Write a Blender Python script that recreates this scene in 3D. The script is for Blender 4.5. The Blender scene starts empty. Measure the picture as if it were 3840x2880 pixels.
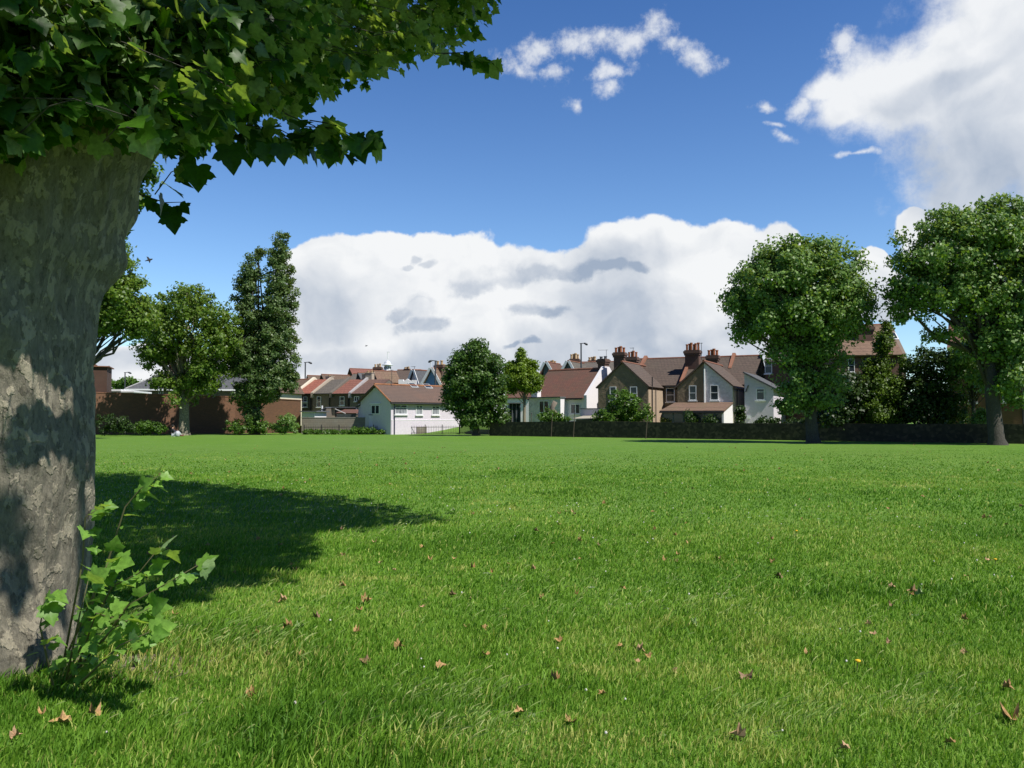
import bpy, math, random
import numpy as np
from mathutils import Vector, noise

random.seed(7); RNG = np.random.default_rng(7)
SC = bpy.context.scene
COL = SC.collection
R = math.radians

# ------------------------------------------------------------------ camera
F = 3106.0                       # focal length in pixels of the 3840 px wide photograph
PITCH = math.atan(125.0 / F)     # camera tips up a little: horizon at y = 1565
CH = 1.6
cam = bpy.data.cameras.new('camera'); camo = bpy.data.objects.new('camera', cam); COL.objects.link(camo)
cam.sensor_width = 36; cam.lens = F / 3840 * 36; cam.clip_end = 3000; cam.clip_start = 0.05
camo.location = (0, 0, CH); camo.rotation_euler = (R(90) + PITCH, 0, 0)
SC.camera = camo

def ray(px, py):
    u = (px - 1920) / F; v = (1440 - py) / F
    return u, math.cos(PITCH) - v * math.sin(PITCH), math.sin(PITCH) + v * math.cos(PITCH)
def W(px, py, D):                # world point seen at a pixel, D metres away along Y
    x, y, z = ray(px, py); t = D / y
    return (x * t, D, CH + z * t)
def G(px, py):                   # ground point
    x, y, z = ray(px, py); t = -CH / z
    return (x * t, y * t, 0.0)

# ------------------------------------------------------------------ sun, sky, exposure
SUN_EL = R(54); SUN_AZ = math.atan2(0.82, -0.57)
sd = Vector((math.sin(SUN_AZ) * math.cos(SUN_EL), math.cos(SUN_AZ) * math.cos(SUN_EL), math.sin(SUN_EL)))
sun = bpy.data.lights.new('sun', 'SUN'); sun.energy = 5.0; sun.angle = R(0.5); sun.color = (1, 0.955, 0.88)
suno = bpy.data.objects.new('sun', sun); COL.objects.link(suno)
suno.rotation_euler = (-sd).to_track_quat('-Z', 'Y').to_euler(); suno.location = (20, -20, 40)
SC.view_settings.view_transform = 'Standard'; SC.view_settings.look = 'None'
SC.view_settings.exposure = 0.25; SC.view_settings.gamma = 1.0

world = bpy.data.worlds.new('World'); SC.world = world; world.use_nodes = True
def build_world():
    nt = world.node_tree; N = nt.nodes; L = nt.links; N.clear()
    out = N.new('ShaderNodeOutputWorld'); bg = N.new('ShaderNodeBackground'); L.new(bg.outputs[0], out.inputs[0])
    sky = N.new('ShaderNodeTexSky'); sky.sky_type = 'NISHITA'; sky.sun_disc = False
    sky.sun_elevation = SUN_EL; sky.sun_rotation = SUN_AZ
    sky.altitude = 100; sky.air_density = 1.0; sky.dust_density = 0.0; sky.ozone_density = 4.0
    bg.inputs[1].default_value = 0.13
    def inp(s, v):
        if isinstance(v, (int, float)): s.default_value = v
        elif isinstance(v, (tuple, list)): s.default_value = v
        else: L.new(v, s)
    def M(op, a, b=0.0, c=0.0, clamp=False):
        n = N.new('ShaderNodeMath'); n.operation = op; n.use_clamp = clamp
        inp(n.inputs[0], a); inp(n.inputs[1], b)
        if op in ('MULTIPLY_ADD', 'SMOOTH_MAX', 'SMOOTH_MIN'): inp(n.inputs[2], c)
        return n.outputs[0]
    def sstep(x, lo, hi, a=0.0, b=1.0):
        n = N.new('ShaderNodeMapRange'); n.interpolation_type = 'SMOOTHSTEP'; inp(n.inputs[0], x)
        for i, v in enumerate((lo, hi, a, b)): n.inputs[i + 1].default_value = v
        return n.outputs[0]
    def mixc(f, a, b):
        n = N.new('ShaderNodeMix'); n.data_type = 'RGBA'; inp(n.inputs[0], f); inp(n.inputs[6], a); inp(n.inputs[7], b)
        return n.outputs[2]
    tc = N.new('ShaderNodeTexCoord'); sep = N.new('ShaderNodeSeparateXYZ'); L.new(tc.outputs['Generated'], sep.inputs[0])
    X, Y, Z = sep.outputs
    az = M('ARCTAN2', X, Y); el = M('ARCSINE', Z)
    cmb = N.new('ShaderNodeCombineXYZ'); L.new(az, cmb.inputs[0]); L.new(el, cmb.inputs[1])
    P = cmb.outputs[0]
    def fbm(vec, scale, detail=8, rough=0.6, off=(0, 0, 0), stretch=(1, 1, 1), dist=0.0):
        mp = N.new('ShaderNodeMapping'); L.new(vec, mp.inputs[0]); mp.inputs[1].default_value = off; mp.inputs[3].default_value = stretch
        n = N.new('ShaderNodeTexNoise'); L.new(mp.outputs[0], n.inputs[0])
        n.inputs['Scale'].default_value = scale; n.inputs['Detail'].default_value = detail
        n.inputs['Roughness'].default_value = rough; n.inputs['Distortion'].default_value = dist
        return n.outputs[0]
    # domain warp gives lumpy cloud outlines
    wn = N.new('ShaderNodeTexNoise'); L.new(P, wn.inputs[0]); wn.inputs['Scale'].default_value = 9; wn.inputs['Detail'].default_value = 5
    wv = N.new('ShaderNodeVectorMath'); wv.operation = 'SUBTRACT'; L.new(wn.outputs['Color'], wv.inputs[0]); wv.inputs[1].default_value = (.5, .5, .5)
    ws = N.new('ShaderNodeVectorMath'); ws.operation = 'SCALE'; L.new(wv.outputs[0], ws.inputs[0]); ws.inputs['Scale'].default_value = 0.085
    wa = N.new('ShaderNodeVectorMath'); L.new(P, wa.inputs[0]); L.new(ws.outputs[0], wa.inputs[1])
    PW = wa.outputs[0]
    def blob(vec, px, py, rx, ry, rot=0.0):
        x, y, z = ray(px, py); l = math.sqrt(x * x + y * y + z * z)
        c = (math.atan2(x, y), math.asin(z / l), 0)
        g = N.new('ShaderNodeTexGradient'); g.gradient_type = 'SPHERICAL'; L.new(vec, g.inputs[0]); tm = g.texture_mapping
        tm.vector_type = 'TEXTURE'; tm.translation = c; tm.rotation = (0, 0, R(rot)); tm.scale = (rx * 1.6 / F, ry * 1.6 / F, 1.0)
        return g.outputs['Fac']
    def field(vec, blobs, k=0.12):
        f = None
        for b in blobs:
            v = blob(vec, *b)
            f = v if f is None else M('SMOOTH_MAX', f, v, k * .6)
        return M('MULTIPLY_ADD', f, 1.6, -0.6)
    n1 = fbm(P, 14, 9, 0.62); n2 = fbm(P, 34, 9, 0.68, (3, 1, 5)); nb = fbm(P, 5, 4, 0.5, (7, 7, 0))
    # the great bank over the roofs
    bank = [(1290, 1130, 240, 250), (1480, 1090, 330, 240), (1740, 1080, 330, 200), (2060, 1190, 420, 260), (2250, 1100, 260, 200),
            (2440, 1040, 320, 260), (2640, 1070, 300, 240), (2860, 1100, 190, 225), (1900, 1350, 1100, 330), (2750, 1400, 400, 300), (1150, 1350, 130, 110)]
    dens = M('ADD', field(PW, bank, 0.08), M('ADD', M('MULTIPLY', M('SUBTRACT', n1, 0.5), 0.26), M('MULTIPLY', M('SUBTRACT', n2, 0.5), 0.12)))
    c_bank = sstep(dens, 0.0, 0.075)
    # low white cloud on the far left, puffs between the right hand trees, and others around the horizon
    low = [(330, 1440, 190, 100), (560, 1400, 260, 110), (100, 1450, 200, 80), (850, 1420, 300, 110), (3270, 1000, 60, 65, 0), (3310, 1085, 70, 50), (3330, 1150, 130, 80), (3480, 830, 110, 75), (3600, 830, 170, 110), (3700, 900, 260, 160), (5000, 1250, 500, 160)]
    d2 = M('ADD', field(PW, low, 0.06), M('MULTIPLY', M('SUBTRACT', n1, 0.5), 0.45))
    c_low = sstep(d2, 0.02, 0.16)
    # the big soft cloud leaving at the upper right
    big = [(3620, 170, 330, 190, 25), (3760, 420, 420, 400), (3420, 330, 300, 170, 10), (3230, 360, 200, 90, 10), (3650, 600, 280, 190), (3900, 0, 420, 400), (3130, 330, 130, 50, -10)]
    d3 = M('ADD', field(PW, big, 0.10), M('ADD', M('MULTIPLY', M('SUBTRACT', n1, 0.5), 0.6), M('MULTIPLY', M('SUBTRACT', n2, 0.5), 0.7)))
    c_big = M('MULTIPLY', sstep(d3, -0.10, 0.55), 0.96)
    # thin torn wisps
    wis = [(2370, 120, 170, 75, 15), (2150, 180, 190, 60, 12), (2010, 240, 110, 50, 20), (1960, 290, 110, 45, -20), (2060, 310, 90, 45), (2600, 200, 70, 60), (2300, 250, 160, 40, 15), (2300, 320, 90, 50, 20),
           (2840, 385, 70, 25), (2930, 515, 60, 28, -30), (2900, 460, 50, 20), (3010, 370, 70, 50), (3200, 595, 80, 22), (2140, 410, 40, 25), (2480, 90, 120, 70, -30), (2540, 160, 100, 40, -25), (2250, 150, 150, 50, 15), (3165, 215, 75, 95, -25), (3215, 300, 110, 70, -20)]
    d4 = M('ADD', field(PW, wis, 0.05), M('MULTIPLY', M('SUBTRACT', n2, 0.50), 2.7))
    c_wis = M('MULTIPLY', sstep(d4, 0.05, 1.2), 0.8)
    mask = M('MAXIMUM', M('MAXIMUM', c_bank, c_low), M('MAXIMUM', c_big, c_wis))
    # shade of the clouds: grey nearer clouds in front of the bank, broad grey undersides
    small = [(1770, 1060, 130, 62, 4), (1880, 1020, 120, 62), (2020, 1010, 100, 42), (2140, 1000, 130, 45), (2260, 1000, 80, 30), (2370, 1000, 70, 26), (1560, 1170, 75, 50), (1500, 1195, 60, 26), (1600, 1235, 120, 38), (1980, 1165, 100, 45, 5), (2080, 1180, 80, 30),
             (1540, 975, 40, 20, 50), (1580, 990, 40, 16, 20), (1500, 1020, 40, 12, 30), (1930, 1290, 50, 12), (2000, 1290, 50, 12)]
    dsm = M('ADD', field(PW, small, 0.05), M('MULTIPLY', M('SUBTRACT', n2, 0.5), 1.7))
    dn = N.new('ShaderNodeVectorMath'); L.new(PW, dn.inputs[0]); dn.inputs[1].default_value = (0.004, -0.017, 0)
    dlow = M('ADD', field(dn.outputs[0], small, 0.05), M('MULTIPLY', M('SUBTRACT', n2, 0.5), 1.2))
    base_ = M('SUBTRACT', 1.0, sstep(dlow, -0.15, 0.45))
    g_small = M('MULTIPLY', sstep(dsm, -0.12, 0.55), M('ADD', M('MULTIPLY_ADD', base_, 0.55, 0.12), M('MULTIPLY', M('SUBTRACT', fbm(P, 22, 6, 0.6, (4.1, 2.03, 1)), 0.38), 1.2)))
    broad = [(2330, 1180, 330, 260), (1200, 1180, 220, 170), (2330, 960, 280, 120), (1500, 1360, 560, 75), (2200, 1340, 600, 130), (3750, 560, 420, 330), (3800, 1150, 700, 180), (3300, 1180, 200, 120), (3560, 330, 260, 60, 10), (420, 1360, 330, 60), (2700, 1300, 400, 120)]
    g_broad = sstep(M('ADD', field(PW, broad, 0.2), M('MULTIPLY', M('SUBTRACT', nb, 0.5), 0.5)), -0.25, 0.75)
    # relief of the cloud heads, lit from the right and above
    nl = fbm(PW, 8, 7, 0.5); nl2 = fbm(PW, 8, 7, 0.5, (0.012, 0.016, 0))
    relief = M('MULTIPLY', M('SUBTRACT', nl2, nl), 1.9)
    lit = M('SUBTRACT', 1.0, M('ADD', M('MULTIPLY', g_broad, 0.62), M('MULTIPLY', g_small, 0.72)))
    lit = M('ADD', lit, relief)
    lit = M('SUBTRACT', lit, M('MULTIPLY', M('SUBTRACT', 1.0, sstep(d4, 0.1, 0.9)), 0.0), 0, True)
    cloud = mixc(lit, (2.3, 2.8, 3.6, 1), (5.9, 6.0, 6.1, 1))
    # in view: smoother, deeper blue like the photo's sky
    hs = N.new('ShaderNodeHueSaturation'); L.new(sky.outputs[0], hs.inputs['Color']); hs.inputs['Saturation'].default_value = 1.04; hs.inputs['Value'].default_value = 1.12
    hs.inputs['Hue'].default_value = 0.505
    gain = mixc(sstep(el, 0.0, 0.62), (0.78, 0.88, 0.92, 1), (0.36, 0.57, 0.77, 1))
    gain = mixc(sstep(el, 0.60, 1.15), gain, (0.14, 0.24, 0.36, 1))  # added dimming of the unseen high sky, cuts the fill light
    gain = mixc(M('MULTIPLY', sstep(Y, 0.35, -0.2), 0.6), gain, (0.12, 0.18, 0.26, 1))  # sky behind the camera dimmed as well, to deepen the shade
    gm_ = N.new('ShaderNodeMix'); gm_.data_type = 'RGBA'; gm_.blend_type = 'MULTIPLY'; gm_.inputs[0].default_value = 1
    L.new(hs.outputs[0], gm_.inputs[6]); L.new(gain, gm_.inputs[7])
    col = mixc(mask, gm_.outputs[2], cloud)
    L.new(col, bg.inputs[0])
build_world()
world.cycles.sampling_method = 'MANUAL'; world.cycles.sample_map_resolution = 1024
SC.cycles.max_bounces = 6; SC.cycles.diffuse_bounces = 3; SC.cycles.transparent_max_bounces = 6
SC.cycles.transmission_bounces = 4; SC.cycles.glossy_bounces = 2
SC.cycles.use_denoising = True

# ------------------------------------------------------------------ helpers
def tag(o, label=None, cat=None, group=None, kind=None):
    if label: o['label'] = label
    if cat: o['category'] = cat
    if group: o['group'] = group
    if kind: o['kind'] = kind
    return o
def empty(name, loc, label, cat, group=None, rz=0.0):
    o = bpy.data.objects.new(name, None); COL.objects.link(o); o.location = loc; o.rotation_euler = (0, 0, rz)
    o.empty_display_size = 0.3
    return tag(o, label, cat, group)
def mesh_np(name, V, loops, sizes, mat, parent=None, attr=None, smooth=False):
    """V (n,3); loops flat index array; sizes per face"""
    me = bpy.data.meshes.new(name)
    V = np.asarray(V, np.float32); loops = np.asarray(loops, np.int32); sizes = np.asarray(sizes, np.int32)
    me.vertices.add(len(V)); me.vertices.foreach_set('co', V.ravel())
    me.loops.add(len(loops)); me.loops.foreach_set('vertex_index', loops)
    me.polygons.add(len(sizes))
    st = np.zeros(len(sizes), np.int32); st[1:] = np.cumsum(sizes)[:-1]
    me.polygons.foreach_set('loop_start', st)
    try: me.polygons.foreach_set('loop_total', sizes)
    except Exception: pass
    if smooth: me.polygons.foreach_set('use_smooth', np.ones(len(sizes), bool))
    if attr is not None:
        for k, a in attr.items():
            at = me.attributes.new(k, 'FLOAT', 'POINT'); at.data.foreach_set('value', np.asarray(a, np.float32))
    me.update(calc_edges=True)
    me.materials.append(mat)
    o = bpy.data.objects.new(name, me); COL.objects.link(o)
    if parent: o.parent = parent
    return o
class MB:
    def __init__(s): s.v = []; s.f = []
    def poly(s, pts):
        n = len(s.v); s.v += [tuple(p) for p in pts]; s.f.append(tuple(range(n, n + len(pts))))
    def prism(s, pts, off):
        """closed solid: polygon pts extruded by vector off"""
        n = len(s.v); k = len(pts); s.v += [tuple(p) for p in pts] + [tuple(np.add(p, off)) for p in pts]
        s.f.append(tuple(range(n, n + k))); s.f.append(tuple(range(n + 2 * k - 1, n + k - 1, -1)))
        for i in range(k):
            j = (i + 1) % k; s.f.append((n + j, n + i, n + k + i, n + k + j))
        return s
    def box(s, x0, x1, y0, y1, z0, z1):
        return s.prism([(x0, y0, z0), (x1, y0, z0), (x1, y1, z0), (x0, y1, z0)], (0, 0, z1 - z0))
    def slab(s, a, b, c, d, t):
        """quad a b c d thickened upward along its normal by t"""
        A, B, Cc = Vector(a), Vector(b), Vector(c)
        nrm = (B - A).cross(Cc - A).normalized()
        if nrm.z < 0: nrm = -nrm
        return s.prism([a, b, c, d], tuple(nrm * t))
    def tube(s, path, radii, n=8, caps=True):
        path = [Vector(p) for p in path]
        if isinstance(radii, (int, float)): radii = [radii] * len(path)
        base = len(s.v); up = Vector((0, 0, 1)); prev = None
        for i, p in enumerate(path):
            d = (path[min(i + 1, len(path) - 1)] - path[max(i - 1, 0)]).normalized()
            if prev is None:
                x = d.cross(up if abs(d.z) < .9 else Vector((1, 0, 0))).normalized()
            else:
                x = (prev - d * prev.dot(d)).normalized()
            prev = x; y = d.cross(x)
            for k in range(n):
                a = 2 * math.pi * k / n; s.v.append(tuple(p + (x * math.cos(a) + y * math.sin(a)) * radii[i]))
        for i in range(len(path) - 1):
            for k in range(n):
                a = base + i * n + k; b = base + i * n + (k + 1) % n
                s.f.append((a, b, b + n, a + n))
        if caps:
            s.f.append(tuple(base + k for k in range(n - 1, -1, -1))); s.f.append(tuple(base + (len(path) - 1) * n + k for k in range(n)))
        return s
    def lathe(s, prof, cx, cy, n=12):
        base = len(s.v)
        for r, z in prof:
            for k in range(n):
                a = 2 * math.pi * k / n; s.v.append((cx + r * math.cos(a), cy + r * math.sin(a), z))
        for i in range(len(prof) - 1):
            for k in range(n):
                a = base + i * n + k; b = base + i * n + (k + 1) % n
                s.f.append((a, b, b + n, a + n))
        s.f.append(tuple(base + k for k in range(n - 1, -1, -1))); s.f.append(tuple(base + (len(prof) - 1) * n + k for k in range(n)))
        return s
    def build(s, name, mat, parent=None, smooth=False, recalc=False):
        me = bpy.data.meshes.new(name); me.from_pydata(s.v, [], s.f); me.materials.append(mat)
        if smooth: me.polygons.foreach_set('use_smooth', [True] * len(s.f))
        import bmesh
        bm = bmesh.new(); bm.from_mesh(me); bmesh.ops.recalc_face_normals(bm, faces=bm.faces); bm.to_mesh(me); bm.free()
        me.update()
        o = bpy.data.objects.new(name, me); COL.objects.link(o)
        if parent: o.parent = parent
        return o

# ------------------------------------------------------------------ materials
def new_mat(name):
    m = bpy.data.materials.new(name); m.use_nodes = True; nt = m.node_tree; nt.nodes.clear()
    out = nt.nodes.new('ShaderNodeOutputMaterial'); bs = nt.nodes.new('ShaderNodeBsdfPrincipled'); nt.links.new(bs.outputs[0], out.inputs[0])
    return m, nt, bs, out
def c4(c): return (c[0], c[1], c[2], 1)
def mix_rgb(nt, f, a, b, mode='MIX'):
    n = nt.nodes.new('ShaderNodeMix'); n.data_type = 'RGBA'; n.blend_type = mode
    for s, v in ((n.inputs[0], f), (n.inputs[6], a), (n.inputs[7], b)):
        if isinstance(v, (int, float, tuple)): s.default_value = v
        else: nt.links.new(v, s)
    return n.outputs[2]
def tex_noise(nt, vec, scale, detail=4, rough=.6, stretch=None):
    n = nt.nodes.new('ShaderNodeTexNoise')
    if stretch:
        mp = nt.nodes.new('ShaderNodeMapping'); mp.inputs[3].default_value = stretch; nt.links.new(vec, mp.inputs[0]); vec = mp.outputs[0]
    nt.links.new(vec, n.inputs[0]); n.inputs['Scale'].default_value = scale; n.inputs['Detail'].default_value = detail; n.inputs['Roughness'].default_value = rough
    return n.outputs[0]
def ramp(nt, fac, stops):
    n = nt.nodes.new('ShaderNodeValToRGB'); nt.links.new(fac, n.inputs[0]); e = n.color_ramp.elements
    while len(e) < len(stops): e.new(0.5)
    for el, (p, c) in zip(e, stops):
        el.position = p; el.color = c4(c) if not isinstance(c, (int, float)) else (c, c, c, 1)
    return n.outputs[0]
def bump(nt, bs, h, strength, dist):
    b = nt.nodes.new('ShaderNodeBump'); b.inputs['Strength'].default_value = strength; b.inputs['Distance'].default_value = dist
    nt.links.new(h, b.inputs['Height']); nt.links.new(b.outputs[0], bs.inputs['Normal'])
def objco(nt): return nt.nodes.new('ShaderNodeTexCoord').outputs['Object']
_MC = {}
def plain(name, c, rough=.6, metal=0.0, var=0.15, scale=3.0):
    if name in _MC: return _MC[name]
    m, nt, bs, out = new_mat(name); co = objco(nt)
    n = tex_noise(nt, co, scale, 6)
    col = ramp(nt, n, [(0.3, tuple(x * (1 - var) for x in c)), (0.7, tuple(min(1, x * (1 + var)) for x in c))])
    nt.links.new(col, bs.inputs['Base Color']); bs.inputs['Roughness'].default_value = rough; bs.inputs['Metallic'].default_value = metal
    _MC[name] = m; return m
def render_mat(name, c, bumpy=0.35, grain=9.0, stain=0.25, stain_c=None):
    """painted render, pebbledash or roughcast"""
    if name in _MC: return _MC[name]
    m, nt, bs, out = new_mat(name); co = objco(nt)
    big = tex_noise(nt, co, 0.9, 5, .6, (1, 1, .35)); fine = tex_noise(nt, co, grain, 3, .7)
    sc = stain_c or tuple(x * .6 for x in c)
    col = mix_rgb(nt, ramp(nt, big, [(0.45, 0.0), (0.8, stain)]), c4(c), c4(sc))
    col = mix_rgb(nt, bumpy * .6, col, ramp(nt, fine, [(0.3, tuple(x * .55 for x in c)), (0.7, tuple(min(1, x * 1.35) for x in c))]))
    nt.links.new(col, bs.inputs['Base Color']); bs.inputs['Roughness'].default_value = .85
    bump(nt, bs, fine, bumpy, 0.06)
    _MC[name] = m; return m
def row_coord(nt):
    co = objco(nt); sp = nt.nodes.new('ShaderNodeSeparateXYZ'); nt.links.new(co, sp.inputs[0])
    ad = nt.nodes.new('ShaderNodeMath'); ad.operation = 'ADD'; nt.links.new(sp.outputs[0], ad.inputs[0]); nt.links.new(sp.outputs[1], ad.inputs[1])
    cb = nt.nodes.new('ShaderNodeCombineXYZ'); nt.links.new(ad.outputs[0], cb.inputs[0]); nt.links.new(sp.outputs[2], cb.inputs[1])
    return co, cb.outputs[0]
def brick(name, c, c2, mortar, w=.23, h=.078, msize=.012, stain=.5, stain_c=None, grime=.6):
    if name in _MC: return _MC[name]
    m, nt, bs, out = new_mat(name); co, rc = row_coord(nt)
    b = nt.nodes.new('ShaderNodeTexBrick'); nt.links.new(rc, b.inputs[0]); b.inputs['Scale'].default_value = 1
    b.inputs['Brick Width'].default_value = w; b.inputs['Row Height'].default_value = h; b.inputs['Mortar Size'].default_value = msize
    b.inputs['Color1'].default_value = c4(c); b.inputs['Color2'].default_value = c4(c2); b.inputs['Mortar'].default_value = c4(mortar)
    big = tex_noise(nt, co, .8, 6, .65)
    col = mix_rgb(nt, ramp(nt, big, [(0.4, 0.0), (0.75, grime)]), b.outputs[0], c4(stain_c or tuple(x * .45 for x in c)))
    nt.links.new(col, bs.inputs['Base Color']); bs.inputs['Roughness'].default_value = .9
    bump(nt, bs, b.outputs['Fac'], -.4, .01)
    _MC[name] = m; return m
def tiles(name, c, c2, row=.28, moss=None, mossf=.4, depth=.05, lichen_scale=.7):
    if name in _MC: return _MC[name]
    m, nt, bs, out = new_mat(name); co, rc = row_coord(nt)
    b = nt.nodes.new('ShaderNodeTexBrick'); nt.links.new(rc, b.inputs[0]); b.inputs['Scale'].default_value = 1
    b.inputs['Brick Width'].default_value = row * 1.1; b.inputs['Row Height'].default_value = row * .6; b.inputs['Mortar Size'].default_value = .025
    b.inputs['Mortar Smooth'].default_value = .6
    b.inputs['Color1'].default_value = c4(c); b.inputs['Color2'].default_value = c4(c2); b.inputs['Mortar'].default_value = c4(tuple(x * .35 for x in c))
    big = tex_noise(nt, co, lichen_scale, 7, .65); fine = tex_noise(nt, co, 6, 3, .6)
    col = mix_rgb(nt, ramp(nt, big, [(0.42, 0.0), (0.68, mossf)]), b.outputs[0], c4(moss or tuple(x * .6 for x in c)))
    col = mix_rgb(nt, .35, col, ramp(nt, fine, [(0.3, tuple(x * .6 for x in c)), (0.7, tuple(x * 1.3 for x in c2))]))
    nt.links.new(col, bs.inputs['Base Color']); bs.inputs['Roughness'].default_value = .85
    bump(nt, bs, b.outputs['Fac'], -.6, depth)
    _MC[name] = m; return m
def foliage(name, lo, hi, trans=.35, under=None, rough=.45, spec=.35):
    if name in _MC: return _MC[name]
    m, nt, bs, out = new_mat(name)
    at = nt.nodes.new('ShaderNodeAttribute'); at.attribute_name = 'tone'
    col = ramp(nt, at.outputs['Fac'], [(0.0, lo), (1.0, hi)])
    if under:
        ge = nt.nodes.new('ShaderNodeNewGeometry')
        col = mix_rgb(nt, ge.outputs['Backfacing'], col, c4(under))
    ng = nt.nodes.new('ShaderNodeNewGeometry').outputs['Position']; vn = tex_noise(nt, ng, 38, 3, .6)
    col = mix_rgb(nt, 1.0, col, ramp(nt, vn, [(0.3, .72), (0.7, 1.25)]), 'MULTIPLY')
    nt.links.new(col, bs.inputs['Base Color']); bs.inputs['Roughness'].default_value = rough
    bs.inputs['Specular IOR Level'].default_value = spec
    tr = nt.nodes.new('ShaderNodeBsdfTranslucent')
    tcol = mix_rgb(nt, 1.0, col, (1.5, 1.5, .35, 1), 'MULTIPLY'); nt.links.new(tcol, tr.inputs[0])
    mx = nt.nodes.new('ShaderNodeMixShader'); mx.inputs[0].default_value = trans
    nt.links.new(bs.outputs[0], mx.inputs[1]); nt.links.new(tr.outputs[0], mx.inputs[2]); nt.links.new(mx.outputs[0], out.inputs[0])
    _MC[name] = m; return m
def glass(name='window_glass', c=(.03, .04, .05)):
    if name in _MC: return _MC[name]
    m, nt, bs, out = new_mat(name); bs.inputs['Base Color'].default_value = c4(c); bs.inputs['Roughness'].default_value = .06
    bs.inputs['Specular IOR Level'].default_value = .6
    n = tex_noise(nt, objco(nt), 1.5, 2); bump(nt, bs, n, .08, .05)
    _MC[name] = m; return m
def curtain(name='net_curtain'):
    if name in _MC: return _MC[name]
    m, nt, bs, out = new_mat(name)
    n = tex_noise(nt, objco(nt), 16, 2, .5, (1, 1, .08))
    nt.links.new(ramp(nt, n, [(0.35, (.10, .11, .13)), (0.65, (.40, .42, .45))]), bs.inputs['Base Color']); bs.inputs['Roughness'].default_value = .8
    bump(nt, bs, n, .5, .03); _MC[name] = m; return m

def bark(name, pale, mid, dark, scale=1.0):
    if name in _MC: return _MC[name]
    m, nt, bs, out = new_mat(name); co = objco(nt)
    f1 = tex_noise(nt, co, 7 * scale, 3, .55, (1, 1, .6)); f2 = tex_noise(nt, co, 12 * scale, 3, .5, (1, 1, .65)); f3 = tex_noise(nt, co, 22 * scale, 3, .6, (1, 1, .5))
    n = tex_noise(nt, co, 1.6 * scale, 5, .6, (1, 1, .5)); n2 = tex_noise(nt, co, 42 * scale, 5, .75, (1, 1, .35))
    col = mix_rgb(nt, ramp(nt, f1, [(0.49, 0.0), (0.515, 1.0)]), c4(mid), c4(tuple(x * 1.25 for x in mid)))
    col = mix_rgb(nt, ramp(nt, f2, [(0.535, 0.0), (0.55, .62)]), col, c4(pale))
    col = mix_rgb(nt, ramp(nt, f3, [(0.58, 0.0), (0.595, .75)]), col, c4(dark))
    col = mix_rgb(nt, ramp(nt, n, [(0.42, 0.0), (0.66, .55)]), col, c4(tuple(x * .6 for x in mid)))
    col = mix_rgb(nt, .22, col, ramp(nt, n2, [(0.35, tuple(x * .45 for x in mid)), (0.62, pale)]))
    nt.links.new(col, bs.inputs['Base Color']); bs.inputs['Roughness'].default_value = .9
    ad = nt.nodes.new('ShaderNodeMath'); ad.operation = 'MULTIPLY_ADD'; nt.links.new(ramp(nt, f2, [(0.53, 0.0), (0.57, 1.0)]), ad.inputs[0]); ad.inputs[1].default_value = .45
    ad2 = nt.nodes.new('ShaderNodeMath'); ad2.operation = 'MULTIPLY_ADD'; nt.links.new(f3, ad2.inputs[0]); ad2.inputs[1].default_value = .9; nt.links.new(n2, ad2.inputs[2]); nt.links.new(ad2.outputs[0], ad.inputs[2])
    bump(nt, bs, ad.outputs[0], .85, .022)
    _MC[name] = m; return m

M_PLANEBARK = bark('plane_tree_bark', (.44, .39, .28), (.145, .132, .10), (.05, .044, .032))
M_DARKBARK = bark('dark_bark', (.10, .09, .075), (.055, .05, .04), (.03, .026, .02))
M_LEAF = foliage('plane_leaf', (.016, .056, .005), (.070, .175, .012), .42, under=(.19, .28, .12))
M_TREE = foliage('tree_leaf', (.065, .145, .025), (.22, .35, .085), .30, under=(.22, .31, .14))
M_TREE_Y = foliage('yellowish_tree_leaf', (.060, .125, .012), (.18, .28, .035), .34, under=(.18, .25, .08))
M_POP = foliage('poplar_leaf', (.045, .095, .022), (.14, .21, .065), .22, under=(.19, .24, .11))
M_DARKT = foliage('dark_tree_leaf', (.014, .040, .008), (.055, .105, .018), .22, under=(.05, .09, .03))
M_CON = foliage('conifer_leaf', (.075, .145, .012), (.24, .35, .028), .34)
M_BUSH = foliage('bush_leaf', (.040, .095, .012), (.14, .26, .035), .3)
M_WHITE = plain('white_paint', (.78, .79, .80), .5, var=.05)
M_UPVC = plain('window_frame_white', (.80, .81, .82), .4, var=.03)
M_BLACK = plain('black_iron', (.015, .016, .018), .5)
M_LAMP = plain('lamp_grey', (.05, .055, .065), .5)
M_POT = plain('terracotta', (.34, .12, .05), .8, var=.25)
M_POTY = plain('buff_clay', (.50, .34, .18), .8, var=.2)
M_LEAD = plain('lead_grey', (.12, .13, .14), .6)
M_GLASS = glass(); M_CURT = curtain()

# ------------------------------------------------------------------ numpy noise
def vnoise(x, y, seed=0):
    xi = np.floor(x).astype(np.int64); yi = np.floor(y).astype(np.int64); fx = x - xi; fy = y - yi
    fx = fx * fx * (3 - 2 * fx); fy = fy * fy * (3 - 2 * fy)
    def h(a, b):
        n = (a * 374761393 + b * 668265263 + seed * 974634777) & 0x7fffffff
        n = ((n ^ (n >> 13)) * 1274126177) & 0x7fffffff
        return ((n ^ (n >> 16)) & 0xffff) / 65535.0
    return (h(xi, yi) * (1 - fx) + h(xi + 1, yi) * fx) * (1 - fy) + (h(xi, yi + 1) * (1 - fx) + h(xi + 1, yi + 1) * fx) * fy
def fbm2(x, y, seed=0, o=4):
    s = 0; a = .5; t = 0
    for i in range(o): s = s + a * vnoise(x * 2 ** i, y * 2 ** i, seed + i); t += a; a *= .5
    return s / t

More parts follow.
